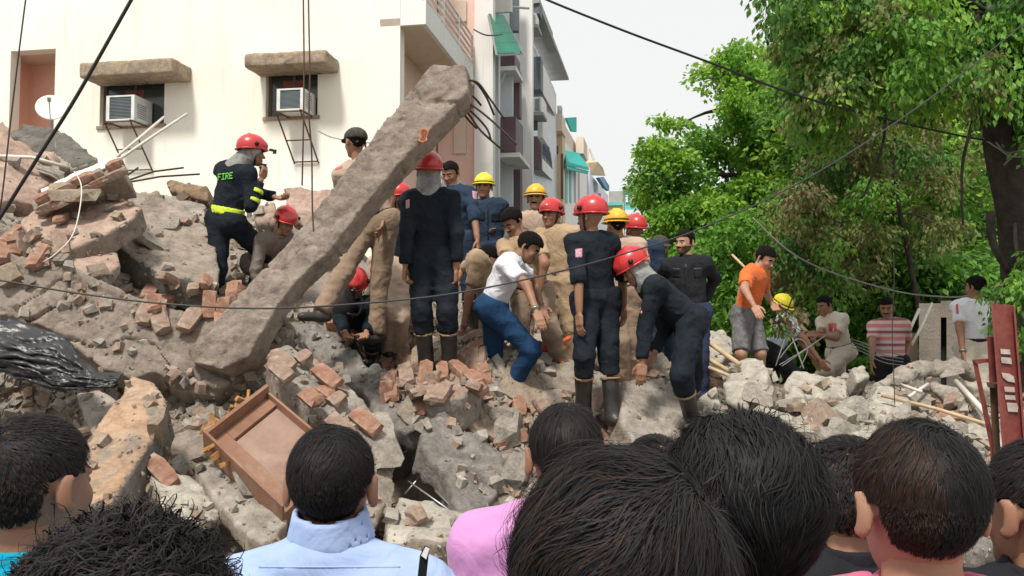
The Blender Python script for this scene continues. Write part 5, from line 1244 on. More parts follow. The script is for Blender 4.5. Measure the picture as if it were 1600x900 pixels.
# 1 left firefighter on the phone
J = person('firefighter with yellow belt stripe holding a phone to his ear', 8.6, (395,239), (370,259), (353,345), (.50,.86,0), (.85,.35,-.1), R=[(392,322,-1),(408,280,1)], L=[(412,310,1),(430,308,-1)],
           RL=[(412,398,1),(392,462,1)], LL=[(340,418,-1),(336,488,1)], hat='red', neckc=True, curl=(1.5,1.5), k=1.08, **FFK)
B1 = J
J['ring']('belt_stripe', lambda p: J['torso'](p, .022), J['Pv'] + .09*J['u'], J['u'], .038, .010, M['hivis'])
J['ring']('belt_shadow_band', lambda p: J['torso'](p, .020), J['Pv'] + .045*J['u'], J['u'], .012, .010, M['belt'])
fe = J['WR'] - J['ER']
for t in (.22, .55): J['ring']('sleeve_stripe', lambda p: sd_cap(p, J['ER'], J['WR'], .060*1.08, .044*1.08), J['ER'] + fe*t, unit(fe), .020, .010, M['hivis'], .12, .009)
fl = MB()
org = P(331, 249, 8.4)
V_, Q_ = J['parts']['shirt_vq']; Tb = BVHTree.FromPolygons([tuple(v) for v in V_], [tuple(f) for f in Q_])
def onshirt(px, py, off=.008):
    r = unit(ray(px, py)); h_ = Tb.ray_cast(Vector(CAM), Vector(r), 40); return None if h_[0] is None else np.array(h_[0]) - r*off
tl, tr, bl = onshirt(342,272), onshirt(358,270), onshirt(343,282)
if tl is not None and tr is not None and bl is not None:
    ux_ = unit(tr - tl); nn_ = unit(np.cross(ux_, bl - tl)); uy_ = -unit(np.cross(nn_, ux_)) if np.dot(np.cross(nn_, ux_), bl - tl) > 0 else unit(np.cross(nn_, ux_))
    if uy_[2] < 0: uy_ = -uy_
    letter_strokes(fl, 'FIRE', tl - nn_*np.sign(np.dot(nn_, tl-CAM))*.012, ux_, uy_, .062, unit(CAM - tl)); fl.build('back_lettering', M['neon'], J['root'])
b = MB(); hc = J['H']; b.box(hc + J['Rh'] @ np.array([.0,.165,.06]), (.03,.035,.02), J['Rh']); b.box(hc + J['Rh'] @ np.array([.0,.20,.05]), (.045,.03,.035), J['Rh']); b.build('helmet_lamp', M['black'], J['root'])
ph = thing('mobile_phone', 'dark mobile phone held to the ear of the left firefighter', 'phone', J['WR'] + unit(J['WR']-J['ER'])*.10)
b = MB(); b.box(J['WR'] + unit(J['WR']-J['ER'])*.10 + J['Rh'] @ np.array([-.02,-.015,0]), (.009,.06,.12), J['Rh']); b.build('phone_body', M['black'], ph)
# 2 crouching man
person('crouching rescuer in grey brown shirt and red helmet behind the foot of the pillar', 9.0, (446,348), (432,368), (405,410), (.7,-.4,-.3), (.6,-.6,-.5), RL=[(440,430,-1),(425,480,1)], LL=[(430,425,1),(415,480,1)], top='greyc', bot='greyc', sleeve='long', hat='red', dn=-.2)
# 3 capped policeman
J = person('policeman in khaki and dark cap seen from behind, striding behind the pillar', 7.6, (555,224), (560,256), (588,350), (.05,1,0), (-.6,.8,0), R=[(610,310,1),(600,345,-1)], L=[(533,305,1),(545,345,-1)], RL=[(594,438,-1),(588,522,1)], LL=[(538,422,-1),(500,488,-1)], top='khaki_p', bot='khaki_d', hat='cap', belt='belt', k=1.04, ft=(-.7,-.5,0), hem=.05)
decal(J, [(523,246),(534,243),(534,262),(524,266)], M['redpatch'], 'sleeve_badge')
# 4
person('rescuer in dark clothes and red helmet half hidden behind the big dark firefighter', 8.5, (621,312), (624,338), (628,425), (-.5,.8,0), (-.9,.1,-.2), hat='red', **FFK)
# 5
J = person('khaki policeman bending away between the pillar and the big dark firefighter', 8.1, (606,400), (612,412), (616,448), (-.4,.7,-.6), (-.5,.5,-.7), RL=[(626,498,-1),(620,552,1)], LL=[(606,492,-1),(604,548,1)], top='khaki_p', bot='khaki_p', sleeve='long', dn=.35, k=.98, wr=.014)
decal(J, [(630,424),(637,424),(637,438),(630,438)], M['redpatch'], 'sleeve_badge')
# 6
J = person('tall dark firefighter with grey neck cover standing with his back turned', 7.16, (669,270), (671,302), (675,402), (.12,1,0), (-.25,.95,0), R=[(714,365,-1),(713,420,1)], L=[(636,362,-1),(633,416,-1)],
           RL=[(699,488,-1),(703,572,1)], LL=[(659,488,-1),(667,572,1)], hat='red', neckc=True, k=1.04, curl=(1.5,1.5), **FFK)
decal(J, [(634,313),(640,311),(640,324),(634,326)], M['pinkpatch'], 'sleeve_badge')
# 7
J = person('bareheaded young man in navy uniform looking down beside the big dark firefighter', 8.7, (704,272), (707,297), (716,376), (-.25,-.9,0), (-.4,-.8,-.4), L=[(741,338,-1),(746,376,-1)], R=[(692,338,1),(700,376,-1)], top='navy', bot='navy', sleeve='roll', shoe='boot')
decal(J, [(738,298),(747,300),(747,313),(739,310)], M['pinkpatch'], 'sleeve_badge')
# 8
J = person('man in navy shirt and lemon yellow helmet behind the front row', 9.3, (756,294), (758,316), (766,390), (-.1,-1,0), (-.15,-1,-.02), L=[(793,345,1),(779,356,-1)], R=[(738,348,1),(748,372,-1)], top='navy', bot='navy', sleeve='roll', hat='lemon', shoe='boot')
for q in ([(746,330),(757,331),(757,345),(746,344)], [(768,332),(781,333),(781,347),(768,346)]): decal(J, q, M['fire'], 'pocket', off=.004)
decal(J, [(761,322),(763,322),(764,385),(762,385)], M['fire'], 'button_placket', off=.004)
# 9
person('moustached khaki policeman with black hair bending forward behind the white shirt man', 8.0, (801,348), (812,374), (832,458), (-.45,-.85,-.2), (-.6,-.55,-.55), L=[(851,412,-1),(842,460,-1)], R=[(790,405,-1),(798,440,-1)], RL=[(812,520,-1),(806,590,1)], LL=[(862,522,-1),(884,588,1)], top='khaki', bot='khaki_d', belt='belt', beard=1, hair=2, hem=.05, ft=(-.6,-.8,0), dn=-.12)
# 10
J = person('man in white shirt and blue jeans bending over the bricks', 7.3, (826,388), (803,404), (768,478), (.85,-.1,-.5), (.8,-.25,-.55), R=[(823,446,-1),(838,486,-1)], L=[(835,440,1),(846,478,-1)], RL=[(830,546,-1),(797,612,1)], LL=[(772,556,1),(778,618,1)], top='white_c', bot='jeans', hair=2, hem=-.02, skin='skin', ft=(.6,-.8,0), dn=-.05)
b = MB(); wv = unit(J['WR']-J['ER']); b.tube([J['WR'] - wv*.03, J['WR'] - wv*.01], .036, 14); b.build('wristwatch', M['watch'], J['root'], True)
# 11
J = person('stooping person in khaki with a bracelet reaching down left of the white shirt man', 7.95, (752,402), (742,400), (768,470), (-.75,-.1,-.6), (-.7,.3,-.6), L=[(733,462,-1),(722,528,-1)], R=[(722,420,1),(714,440,-1)], RL=[(762,540,-1),(748,600,1)], LL=[(772,540,-1),(756,600,1)], top='khaki', bot='khaki_d', sleeve='short')
b = MB(); wv = unit(J['WL']-J['EL']); b.tube([J['WL'] - wv*.03, J['WL'] - wv*.018], .034, 14); b.build('bracelet', M['redband'], J['root'], True)
# 12
person('khaki policeman with orange yellow helmet standing at the back', 9.0, (837,312), (839,334), (842,410), (-.1,-1,0), (-.2,-1,.0), top='khaki_p', bot='khaki_d', hat='yellow', beard=1)
# 13
person('khaki policeman with red helmet looking down to the left', 8.3, (861,337), (872,358), (872,440), (-.35,-.9,0), (-.55,-.8,-.05), L=[(906,402,1),(896,445,-1)], R=[(846,405,1),(850,448,-1)], RL=[(860,514,-1),(860,585,1)], LL=[(889,514,-1),(892,585,1)], top='khaki', bot='khaki', sleeve='long', hat='red', belt='khaki_d')
for q in ([(848,378),(862,378),(862,396),(848,396)], [(876,378),(891,378),(891,396),(876,396)]): decal(J, q, M['khaki_d'], 'pocket', off=.004)
decal(J, [(849,372),(861,371),(861,375),(849,376)], M['belt'], 'name_strip'); decal(J, [(868,366),(870,366),(870,432),(868,432)], M['khaki_d'], 'button_placket', off=.004)
# 15 central firefighter
J = person('tall firefighter in dark suit with glossy red helmet and rubber boots at the centre', 6.95, (922,340), (925,368), (932,468), (-.5,.85,0), (-.75,.55,-.1), L=[(904,432,-1),(905,488,-1)], R=[(972,428,1),(974,478,1)], RL=[(951,556,-1),(957,648,1)], LL=[(913,556,-1),(911,640,1)], hat='red', top='fire', bot='fire', sleeve='roll', shoe='boot', hem=-.05, k=1.04, wr=.015)
decal(J, [(899,389),(910,388),(910,402),(899,402)], M['pinkpatch'], 'sleeve_badge')
# 16
J = person('khaki policeman with yellow helmet standing with his back turned behind the central firefighter', 8.2, (962,354), (968,378), (978,460), (.15,1,0), (-.35,.93,0), R=[(1010,424,-1),(1008,464,-1)], RL=[(986,534,-1),(990,604,1)], LL=[(970,534,-1),(972,602,1)], top='khaki_p', bot='khaki_d', hat='yellow', belt='belt', hem=.05)
decal(J, [(1003,386),(1010,388),(1010,398),(1003,396)], M['redpatch'], 'sleeve_badge')
# 17, 18
person('rescuer with red helmet and navy clothes behind the yellow helmeted policeman', 9.0, (991,360), (999,382), (1006,460), (.2,.9,0), (-.5,.8,0), hat='red', top='navy', bot='navy', sleeve='long', shoe='boot')
person('man in dark cap and navy clothes behind the black shirt man', 9.5, (1031,386), (1028,408), (1026,480), (.1,-1,0), (.3,-.9,-.2), hat='cap', top='navy', bot='navy', sleeve='long')
# 19
J = person('firefighter in dark suit and red helmet bending down to the rubble right of the centre', 6.9, (990,420), (1010,442), (1078,500), (-.6,.0,-.8), (-.75,-.1,-.6), L=[(1008,510,-1),(1004,566,-1)], R=[(1040,512,1),(1022,552,-1)], LL=[(1064,586,-1),(1083,658,1)], RL=[(1082,582,1),(1074,650,1)], hat='red', neckc=True, ft=(-.5,-.85,0), k=1.04, **FFK)
decal(J, [(994,478),(1002,476),(1003,490),(995,491)], M['pinkpatch'], 'sleeve_badge')
# 20
J = person('bearded man in black shirt and dark jeans with his hands at his hips', 8.4, (1070,380), (1072,405), (1078,488), (-.3,-.95,0), (-.75,-.65,-.05), L=[(1117,436,1),(1098,474,-1)], R=[(1032,432,1),(1046,462,-1)], RL=[(1074,560,-1),(1078,632,1)], LL=[(1094,560,-1),(1098,632,1)], top='blackc', bot='jeans_d', sleeve='long', beard=2, hair=1, skin='skin_l', hem=-.02)
for q in ([(1050,418),(1062,419),(1062,434),(1050,433)], [(1084,419),(1097,418),(1097,433),(1085,434)]): decal(J, q, M['belt'], 'pocket', off=.004)
decal(J, [(1070,412),(1073,412),(1075,480),(1072,480)], M['belt'], 'button_placket', off=.004)
# 21
person('heavy man in orange polo shirt and grey camouflage shorts', 9.6, (1195,405), (1181,420), (1166,490), (.75,-.6,-.1), (.6,-.6,-.5), R=[(1163,452,-1),(1178,478,-1)], L=[(1196,456,1),(1208,476,-1)], RL=[(1158,552,-1),(1160,616,1)], LL=[(1188,552,-1),(1188,614,1)], top='orange_c', bot='camo', leg='short', hair=1, hem=-.04, k=1.08, skin='skin_l', dn=-.1)
# 22
person('stooping man in pale blue shirt and black trousers with lemon helmet behind a leafy twig', 10.2, (1222,480), (1232,498), (1206,548), (.7,-.5,-.5), (.6,-.6,-.5), R=[(1262,535,-1),(1286,570,-1)], L=[(1250,530,1),(1270,560,-1)], RL=[(1242,585,-1),(1215,620,1)], LL=[(1205,600,-1),(1200,640,1)], top='lblue', bot='blackc', sleeve='short', hat='lemon', k=.95)
# 23
J = person('policeman in off white uniform with red arm badge holding a stick', 11.0, (1288,478), (1298,494), (1314,550), (-.85,-.4,-.2), (-.85,-.4,-.25), L=[(1306,528,-1),(1276,524,-1)], R=[(1284,522,-1),(1262,520,-1)], LL=[(1290,578,-1),(1268,608,1)], RL=[(1312,590,1),(1306,640,1)], top='cream_c', bot='cream_c', belt='belt', curl=(1.5,1.5), hair=0, hem=.05, k=1.02)
decal(J, [(1294,505),(1307,505),(1307,518),(1295,518)], M['redpatch'], 'arm_badge')
pole([(1238,496,10.9),(1262,520,10.85),(1280,540,10.85)], .022, 'pale wooden stick held by the off white policeman', M['wood'], 'stick', 'stick')
# 24 striped shirt
m, t, bb = node_mat('pink_striped_shirt'); tc = t.nodes.new("ShaderNodeTexCoord"); sx = t.nodes.new("ShaderNodeSeparateXYZ"); t.links.new(tc.outputs['Object'], sx.inputs[0])
def band(z0, per, w_):
    a = t.nodes.new("ShaderNodeMath"); a.operation = 'ADD'; a.inputs[1].default_value = z0; t.links.new(sx.outputs[2], a.inputs[0])
    f = t.nodes.new("ShaderNodeMath"); f.operation = 'PINGPONG'; f.inputs[1].default_value = per/2; t.links.new(a.outputs[0], f.inputs[0]); l = t.nodes.new("ShaderNodeMath"); l.operation = 'LESS_THAN'; l.inputs[1].default_value = w_; t.links.new(f.outputs[0], l.inputs[0]); return l.outputs[0]
o_ = mixcol(t, band(0.02, .075, .016), (.60,.22,.20), (.62,.50,.50)); o_ = mixcol(t, band(.055, .15, .007), o_, (.05,.05,.09)); t.links.new(o_, bb.inputs['Base Color']); bb.inputs['Roughness'].default_value = .85; M['stripe'] = m
person('moustached man in pink striped polo shirt by the arching slab', 10.5, (1385,481), (1388,502), (1392,566), (-.3,-.9,0), (-.4,-.85,-.3), R=[(1363,536,-1),(1362,566,-1)], L=[(1418,536,1),(1414,564,-1)], top='stripe', bot='blackc', hair=1, beard=1, hem=-.05, wr=.006)
# 25
J = person('white shirted policeman seen from behind beside the red gate post', 9.6, (1524,450), (1524,472), (1523,542), (.12,1,0), (-.5,.85,0), L=[(1500,514,-1),(1505,552,-1)], R=[(1556,514,-1),(1556,550,-1)], LL=[(1514,606,-1),(1510,668,1)], RL=[(1536,606,-1),(1538,668,1)], top='white_c', bot='cream_c', belt='belt', hair=1, hem=.05, k=1.04)
b = MB(); wv = unit(J['WL']-J['EL']); b.tube([J['WL'] - wv*.04, J['WL'] - wv*.015], .036, 14); b.build('wristwatch', M['watch'], J['root'], True)
decal(J, [(1493,476),(1497,474),(1498,490),(1494,491)], M['redpatch'], 'sleeve_badge')
person('man in white shirt at the right edge behind the red gate post', 10.6, (1604,482), (1604,502), (1604,566), (-.2,-1,0), (-.4,-.9,0), R=[(1588,532,-1),(1592,560,-1)], top='white_c', bot='blackc', belt='belt', hair=1)
# 27
person('kneeling rescuer in dark suit and red helmet low behind the pillar', 8.1, (556,447), (554,470), (566,520), (0,-.9,-.5), (.1,-.7,-.6), R=[(532,500,-1),(540,520,-1)], L=[(582,498,-1),(572,520,-1)], RL=[(545,530,-1),(550,560,1)], LL=[(582,530,-1),(580,560,1)], hat='red', dn=-.15, **FFK)
tl_ = thing('rescue_tool', 'black rescue cutter with an orange barrel beside the pillar', 'tool', P(530, 505, 7.7))
b = MB(); b.tube([P(533,412,7.9), P(534,442,7.85)], .058, 16); b.tube([P(534,440,7.85), P(534,444,7.85)], .066, 16); b.build('barrel', M['orange_c'], tl_, True)
b = MB(); b.tube([P(534,444,7.8), P(536,455,7.8), P(538,480,7.8), P(536,506,7.8)], [.05,.075,.12,.07], 12); b.build('tool_body', M['black'], tl_, True)
b = MB(); b.tube(smooth([P(552,450,7.7), P(566,470,7.7), P(560,492,7.6), P(542,490,7.6)], 5), .014, 6); b.build('handle', M['black'], tl_, True)
for i, pl in enumerate(([(852,540,7.9),(872,560,7.8),(892,586,7.6)], [(846,545,7.9),(868,548,7.9),(884,540,8)], [(727,556,7.4),(722,580,7.3),(721,598,7.2)], [(855,520,8),(870,535,7.9),(890,528,8)])):
    pts_ = smooth([P(*q) for q in pl], 5); c_ = pts_.mean(0); b = MB(); b.tube(pts_ - c_, .022, 8); o = link('rope', mesh_np('rope', np.concatenate(b.V), [np.array(f) for f in b.F.values()], plain('orange_rope_%d' % i, (.70,.14,.07), .7, bs=.5)), None, c_)
    tag(o, ['orange hose curving down beside the khaki legs', 'short orange hose end behind the khaki legs', 'orange pipe held by the stooping khaki person', 'orange hose loop highest behind the khaki legs'][i], 'hose')
# ================================================================== spectators in the foreground
HEADS['fine'] = (lambda r: r)(make_head(.0052, 0))
for nm, c in (('teal_c', (.0,.30,.46)), ('pale_blue', (.36,.47,.74)), ('lilac', (.60,.28,.55)), ('pink_c', (.62,.13,.24)), ('dark_tee', (.018,.018,.022)), ('grey_tee', (.12,.12,.12)), ('dark_navy', (.03,.035,.05))): M[nm] = cloth('shirt_' + nm, c, tuple(x*.85 for x in c), 4, .85, .35)
def hair_mat(name, c, rg=.6):
    m, t, b = node_mat(name); b.inputs['Base Color'].default_value = (*c, 1); b.inputs['Roughness'].default_value = rg; b.inputs['Specular IOR Level'].default_value = .22; b.inputs['Anisotropic'].default_value = .4; return m
HM = [hair_mat('hair_strand_black', (.009,.009,.010)), hair_mat('hair_strand_dark_brown', (.014,.010,.009)), hair_mat('hair_strand_red_brown', (.035,.017,.011), .6)]
M['scalp_hair'] = plain('hair_underlayer', (.006,.005,.005), .8, c2=(.012,.010,.009), sc=90, bs=.8, bd=.01, spec=.15)
def strands(J, n, seed, length=(.06,.09), side_len=.025, lift=.35, whorl=(.0,-.055), swirl=.8, curly=0.0, width=.0009, mix=(.6,.3,.1), brown_side=0, front=True, fringe=0., clump=.45, segs=8, mess=.12, wave=.30):
    r = np.random.default_rng(seed); C0 = np.array([0,-.011,.030]); RR = np.array([.079,.099,.091])
    v = r.normal(0,1,(n*4,3)); v /= np.linalg.norm(v,axis=1)[:,None]; pt = C0 + v*RR
    line = np.where(pt[:,1] > .02, .060 - .9*np.maximum(0, .05-pt[:,1]), np.where(pt[:,1] > -.02, -.014, -.014 - .95*(-.02-pt[:,1])))
    line = line + .004*noise(pt*60, seed)
    ear = (np.abs(pt[:,0]) > .055) & (pt[:,1] > -.048) & (pt[:,1] < .025)
    line = np.where(ear, .030, line); pt = pt[pt[:,2] > line]
    wq_ = pt*J['k'] @ J['Rh'].T + J['H'] - CAM; py_ = 450 - FPX*(wq_ @ UP)/(wq_ @ FW); pt = pt[py_ < 985][:n]; n = len(pt)
    wp_ = C0 + unit([whorl[0]/RR[0], whorl[1]/RR[1], 1.0*math.sqrt(max(.1, 1-(whorl[0]/RR[0])**2-(whorl[1]/RR[1])**2))])*RR
    up_ = np.clip((pt[:,2] - .015)/.05, 0, 1); up_ = up_*up_*(3-2*up_)
    Ln = (side_len + (r.uniform(length[0], length[1], n) - side_len)*up_)*r.uniform(.75,1.1,n)
    def grow(pt, Ln, rs, lf):
        m_ = len(pt); P_ = [pt.copy()]; p = pt.copy(); jit = rs.normal(0, mess, (m_,3)); ph = rs.uniform(0, 6.28, m_)
        prev = None
        for i in range(segs):
            q = (p - C0)/RR; nr = q/RR; nr /= np.linalg.norm(nr,axis=1)[:,None]
            if prev is None or True:
                t = p - wp_; t -= nr*(t*nr).sum(1)[:,None]; L_ = np.linalg.norm(t,axis=1)[:,None]; t = t/np.maximum(L_,.004); sw = np.cross(nr, t)*swirl*np.exp(-L_/.05); wv3 = np.stack([noise(p*22 + seed*3.1 + 7*q_, seed+q_) for q_ in range(3)], 1); t = t + sw + jit + wave*wv3*2
                t[:,1] += fringe*(p[:,2] > .07); t -= nr*(t*nr).sum(1)[:,None]; t /= np.linalg.norm(t,axis=1)[:,None]
            f = i/segs; th = lf*(1 - 2.0*f)
            dv = t*np.cos(th)[:,None] + nr*np.sin(th)[:,None]
            if curly:
                a = ph + f*6.5; e = np.cross(nr, t); dv = dv + curly*(e*np.cos(a)[:,None] + nr*np.sin(a)[:,None])
            dv /= np.linalg.norm(dv,axis=1)[:,None]; p = p + dv*(Ln/segs)[:,None]
            q = (p - C0)/RR; k = np.linalg.norm(q,axis=1); mn = 1.02 + .05*f; p = np.where((k < mn)[:,None], C0 + q/k[:,None]*mn*RR, p); P_.append(p.copy())
        return np.stack(P_, 1)
    lf = lift*r.uniform(.3,1.2,n)*(.25+.75*up_); fly = r.random(n) < .035; lf = np.where(fly, np.maximum(lf*2.2, .5*up_), lf); Ln = np.where(fly, Ln*1.15, Ln)
    S = grow(pt, Ln, r, lf)
    ng = max(20, n//22); gi = r.choice(n, ng, replace=False); G = S[gi]
    near = np.zeros(n, int)
    for i in range(0, n, 2000): near[i:i+2000] = ((pt[i:i+2000,None] - pt[gi][None])**2).sum(-1).argmin(1)
    w_ = (clump*np.linspace(0,1,segs+1)**1.2)[None,:,None]*np.where(fly, .0, 1.)[:,None,None]; off = r.normal(0,.0022,(n,1,3)); S = S*(1-w_) + (G[near] + off)*w_
    # ribbons
    T = np.gradient(S, axis=1); T /= np.linalg.norm(T,axis=2)[...,None] + 1e-9; O = (S - C0)/RR; O /= np.linalg.norm(O,axis=2)[...,None]; B_ = np.cross(T, O); B_ /= np.linalg.norm(B_,axis=2)[...,None] + 1e-9
    wd = width*r.uniform(.6,1.5,n)[:,None]*np.sqrt(np.maximum(0.06, 1-np.linspace(0,1,segs+1)**2))[None]
    A = S - B_*wd[...,None]; Bq = S + B_*wd[...,None]; V = np.stack([A, Bq], 2).reshape(-1,3)
    base = (np.arange(n)*(segs+1)*2)[:,None]; i = np.arange(segs)[None]*2; F = np.stack([base+i, base+i+1, base+i+3, base+i+2], 2).reshape(-1,4)
    mi = r.choice(3, n, p=mix)
    if brown_side: mi = np.where((np.sign(brown_side)*pt[:,0] > .012) & (r.random(n) < abs(brown_side)), 2, mi)
    V = V*J['k'] @ J['Rh'].T + J['H']
    o = part('hair_strands', V, F, HM, J['root'], np.repeat(mi, segs)); o['kind'] = 'stuff'; return o
HAIRF = sdf_mesh(lambda p: hair_sdf(p, 5, .0) + .004, (-.13,-.15,-.12), (.13,.14,.16), .005)
def spectator(label, px, py, d, top, fd=(0,1,0), td=(0,1,0), k=1.0, skin='skin', nko=.125, col=(.067,.022,.012), **kw):
    J = person(label, nko=nko, sd_=(.05 if top == 'pale_blue' else .02) + (.125-nko), world=P(px, py, d), td=td, fd=fd, top=top, bot='jeans_d', k=k, skin=skin, hair=None, hres='fine', h=.013, group='spectators in front of the rubble', wr=.013, col=col)
    V, Q = HAIRF; o = part('hair', V*k @ J['Rh'].T + J['H'], Q, M['scalp_hair'], J['root']); strands(J, **kw); return J
S1 = spectator('spectator at the left edge with short faded hair and teal shirt', 54, 762, 1.5, 'teal_c', (.30,.95,0), n=11000, seed=1, length=(.018,.028), side_len=.007, lift=.5, swirl=.6, width=.0006, mess=.2, nko=.11)
S2 = spectator('spectator at the lower left with thick curly black hair', 195, 1062, .74, 'dark_navy', (-.1,1,0), n=15000, seed=2, length=(.06,.10), side_len=.06, lift=.8, whorl=(.02,.045), swirl=2.0, curly=1.1, width=.0006, mix=(.6,.34,.06), clump=.85, segs=13, mess=.7, wave=.6)
S3 = spectator('spectator with neat black hair and pale blue shirt in front of the wooden panel', 519, 762, 1.75, 'pale_blue', (.03,1,0), n=15000, seed=3, length=(.03,.045), side_len=.014, lift=.3, whorl=(.012,.01), swirl=1.0, width=.0006, mess=.3, wave=.55, nko=.088, col=(.072,.030,.022))
S4 = spectator('nearest spectator, big dark brown hair at the bottom centre', 962, 946, .715, 'dark_navy', (-.35,.93,0), k=1.0, n=23000, seed=4, length=(.06,.095), side_len=.03, lift=.26, whorl=(.042,-.050), swirl=.7, width=.00042, mix=(.5,.44,.06), brown_side=-.15, clump=.42, segs=10, mess=.17)
S5 = spectator('spectator with bowl of straight black hair and lilac pink shirt', 883, 716, 2.0, 'lilac', (-.1,1,0), n=11000, seed=5, length=(.05,.07), side_len=.03, lift=.12, width=.0006, whorl=(0,-.03), nko=.115)
S6 = spectator('spectator with long glossy black hair combed back right of the nearest one', 1155, 822, 1.0, 'dark_tee', (-.25,.96,0), n=21000, seed=6, length=(.055,.09), side_len=.035, lift=.46, whorl=(.03,.035), swirl=.1, width=.00052, mix=(.82,.17,.01), clump=.66, segs=11, mess=.2, k=1.0)
S7 = spectator('spectator in black tee shirt half hidden behind the glossy black hair', 1322, 782, 1.7, 'dark_tee', (0,1,0), n=7000, seed=7, length=(.018,.028), side_len=.008, lift=.5, width=.0006, skin='skin_l', nko=.10)
S8 = spectator('spectator with brown tinted hair, protruding ears and pink shirt', 1434, 796, 1.22, 'pink_c', (0.0,1,-.02), n=20000, seed=8, length=(.038,.055), side_len=.010, lift=.36, whorl=(.035,-.040), swirl=1.1, width=.0005, brown_side=-.7, mix=(.75,.22,.03), skin='skin_l', k=.98, mess=.28, wave=.4, nko=.132)
S9 = spectator('spectator at the right edge with short black hair and dark shirt', 1628, 800, 1.48, 'dark_tee', (-.25,.97,0), n=9000, seed=9, length=(.018,.03), side_len=.008, lift=.45, width=.0006, nko=.11)
S10 = spectator('spectator with dark hair just visible between two nearer heads', 1022, 752, 2.35, 'grey_tee', (0,1,0), n=5000, seed=10, length=(.03,.045), side_len=.012, lift=.3, width=.0008, mix=(.5,.45,.05))
# yoke seam and collar stand of the pale blue shirt
b = MB()
for j in range(1, 2):
    pts_ = []
    V_, Q_ = S3['parts']['shirt_vq']; Tb = BVHTree.FromPolygons([tuple(v) for v in V_], [tuple(f) for f in Q_])
    for px in range(405, 635, 10):
        h_ = Tb.ray_cast(Vector(CAM), Vector(unit(ray(px, 886))), 10)
        if h_[0] is not None: pts_.append(np.array(h_[0]))
if len(pts_) > 3: b.tube(pts_, .0022, 6); b.build('yoke_seam', M['pale_blue'], S3['root'], True)
ph = thing('mobile_phone', 'black mobile phone raised edge on beside the lilac shirt', 'phone', P(662, 880, 1.6)); R_ = frame(unit(ray(700,880)), np.array([0,0,1.0]) + .2*RX)
b = MB(); b.poly_prism([P(652,905,1.62), P(656,868,1.62), P(664,852,1.62), P(671,856,1.62), P(666,905,1.62)], unit(ray(660,880))*.012); b.build('phone_body', M['black'], ph)
b = MB(); b.poly_prism([P(658,868,1.612), P(665,854,1.612), P(671,857,1.612), P(666,874,1.612)], unit(ray(660,880))*.006); b.build('phone_edge', M['white_paint'], ph)
# ================================================================== trees, wall, gate post, cables
def leaf_mat(name, c, c2, tr=.45):
    m = bpy.data.materials.new(name); m.use_nodes = True; t = m.node_tree; b = t.nodes['Principled BSDF']; out = t.nodes['Material Output']
    o = mixcol(t, ramp(t, ntex(t, 1.3, 3, .6), .35, .65), c, c2); t.links.new(o, b.inputs['Base Color']); b.inputs['Roughness'].default_value = .5; b.inputs['Specular IOR Level'].default_value = .3
    tl = t.nodes.new("ShaderNodeBsdfTranslucent"); t.links.new(o, tl.inputs[0]); mxs = t.nodes.new("ShaderNodeMixShader"); mxs.inputs[0].default_value = tr
    t.links.new(b.outputs[0], mxs.inputs[1]); t.links.new(tl.outputs[0], mxs.inputs[2]); t.links.new(mxs.outputs[0], out.inputs[0]); return m
LM = dict(bright=leaf_mat('leaf_bright_green', (.24,.46,.05), (.34,.54,.08)), mid=leaf_mat('leaf_mid_green', (.14,.33,.045), (.19,.39,.06)), dark=leaf_mat('leaf_dark_green', (.055,.15,.028), (.085,.20,.04), .35),
          olive=leaf_mat('leaf_olive', (.17,.21,.06), (.23,.24,.085)), brown=leaf_mat('leaf_dry', (.24,.18,.10), (.19,.15,.08), .3))
M['bark'] = rough_mat('tree_bark', (.055,.047,.04), (.095,.082,.07), None, 6, .9, 1.0, .03, 30)
def inside(p, poly):
    c = False; j = len(poly)-1
    for i in range(len(poly)):
        if (poly[i][1] > p[1]) != (poly[j][1] > p[1]) and p[0] < (poly[j][0]-poly[i][0])*(p[1]-poly[i][1])/(poly[j][1]-poly[i][1]) + poly[i][0]: c = not c
        j = i
    return c
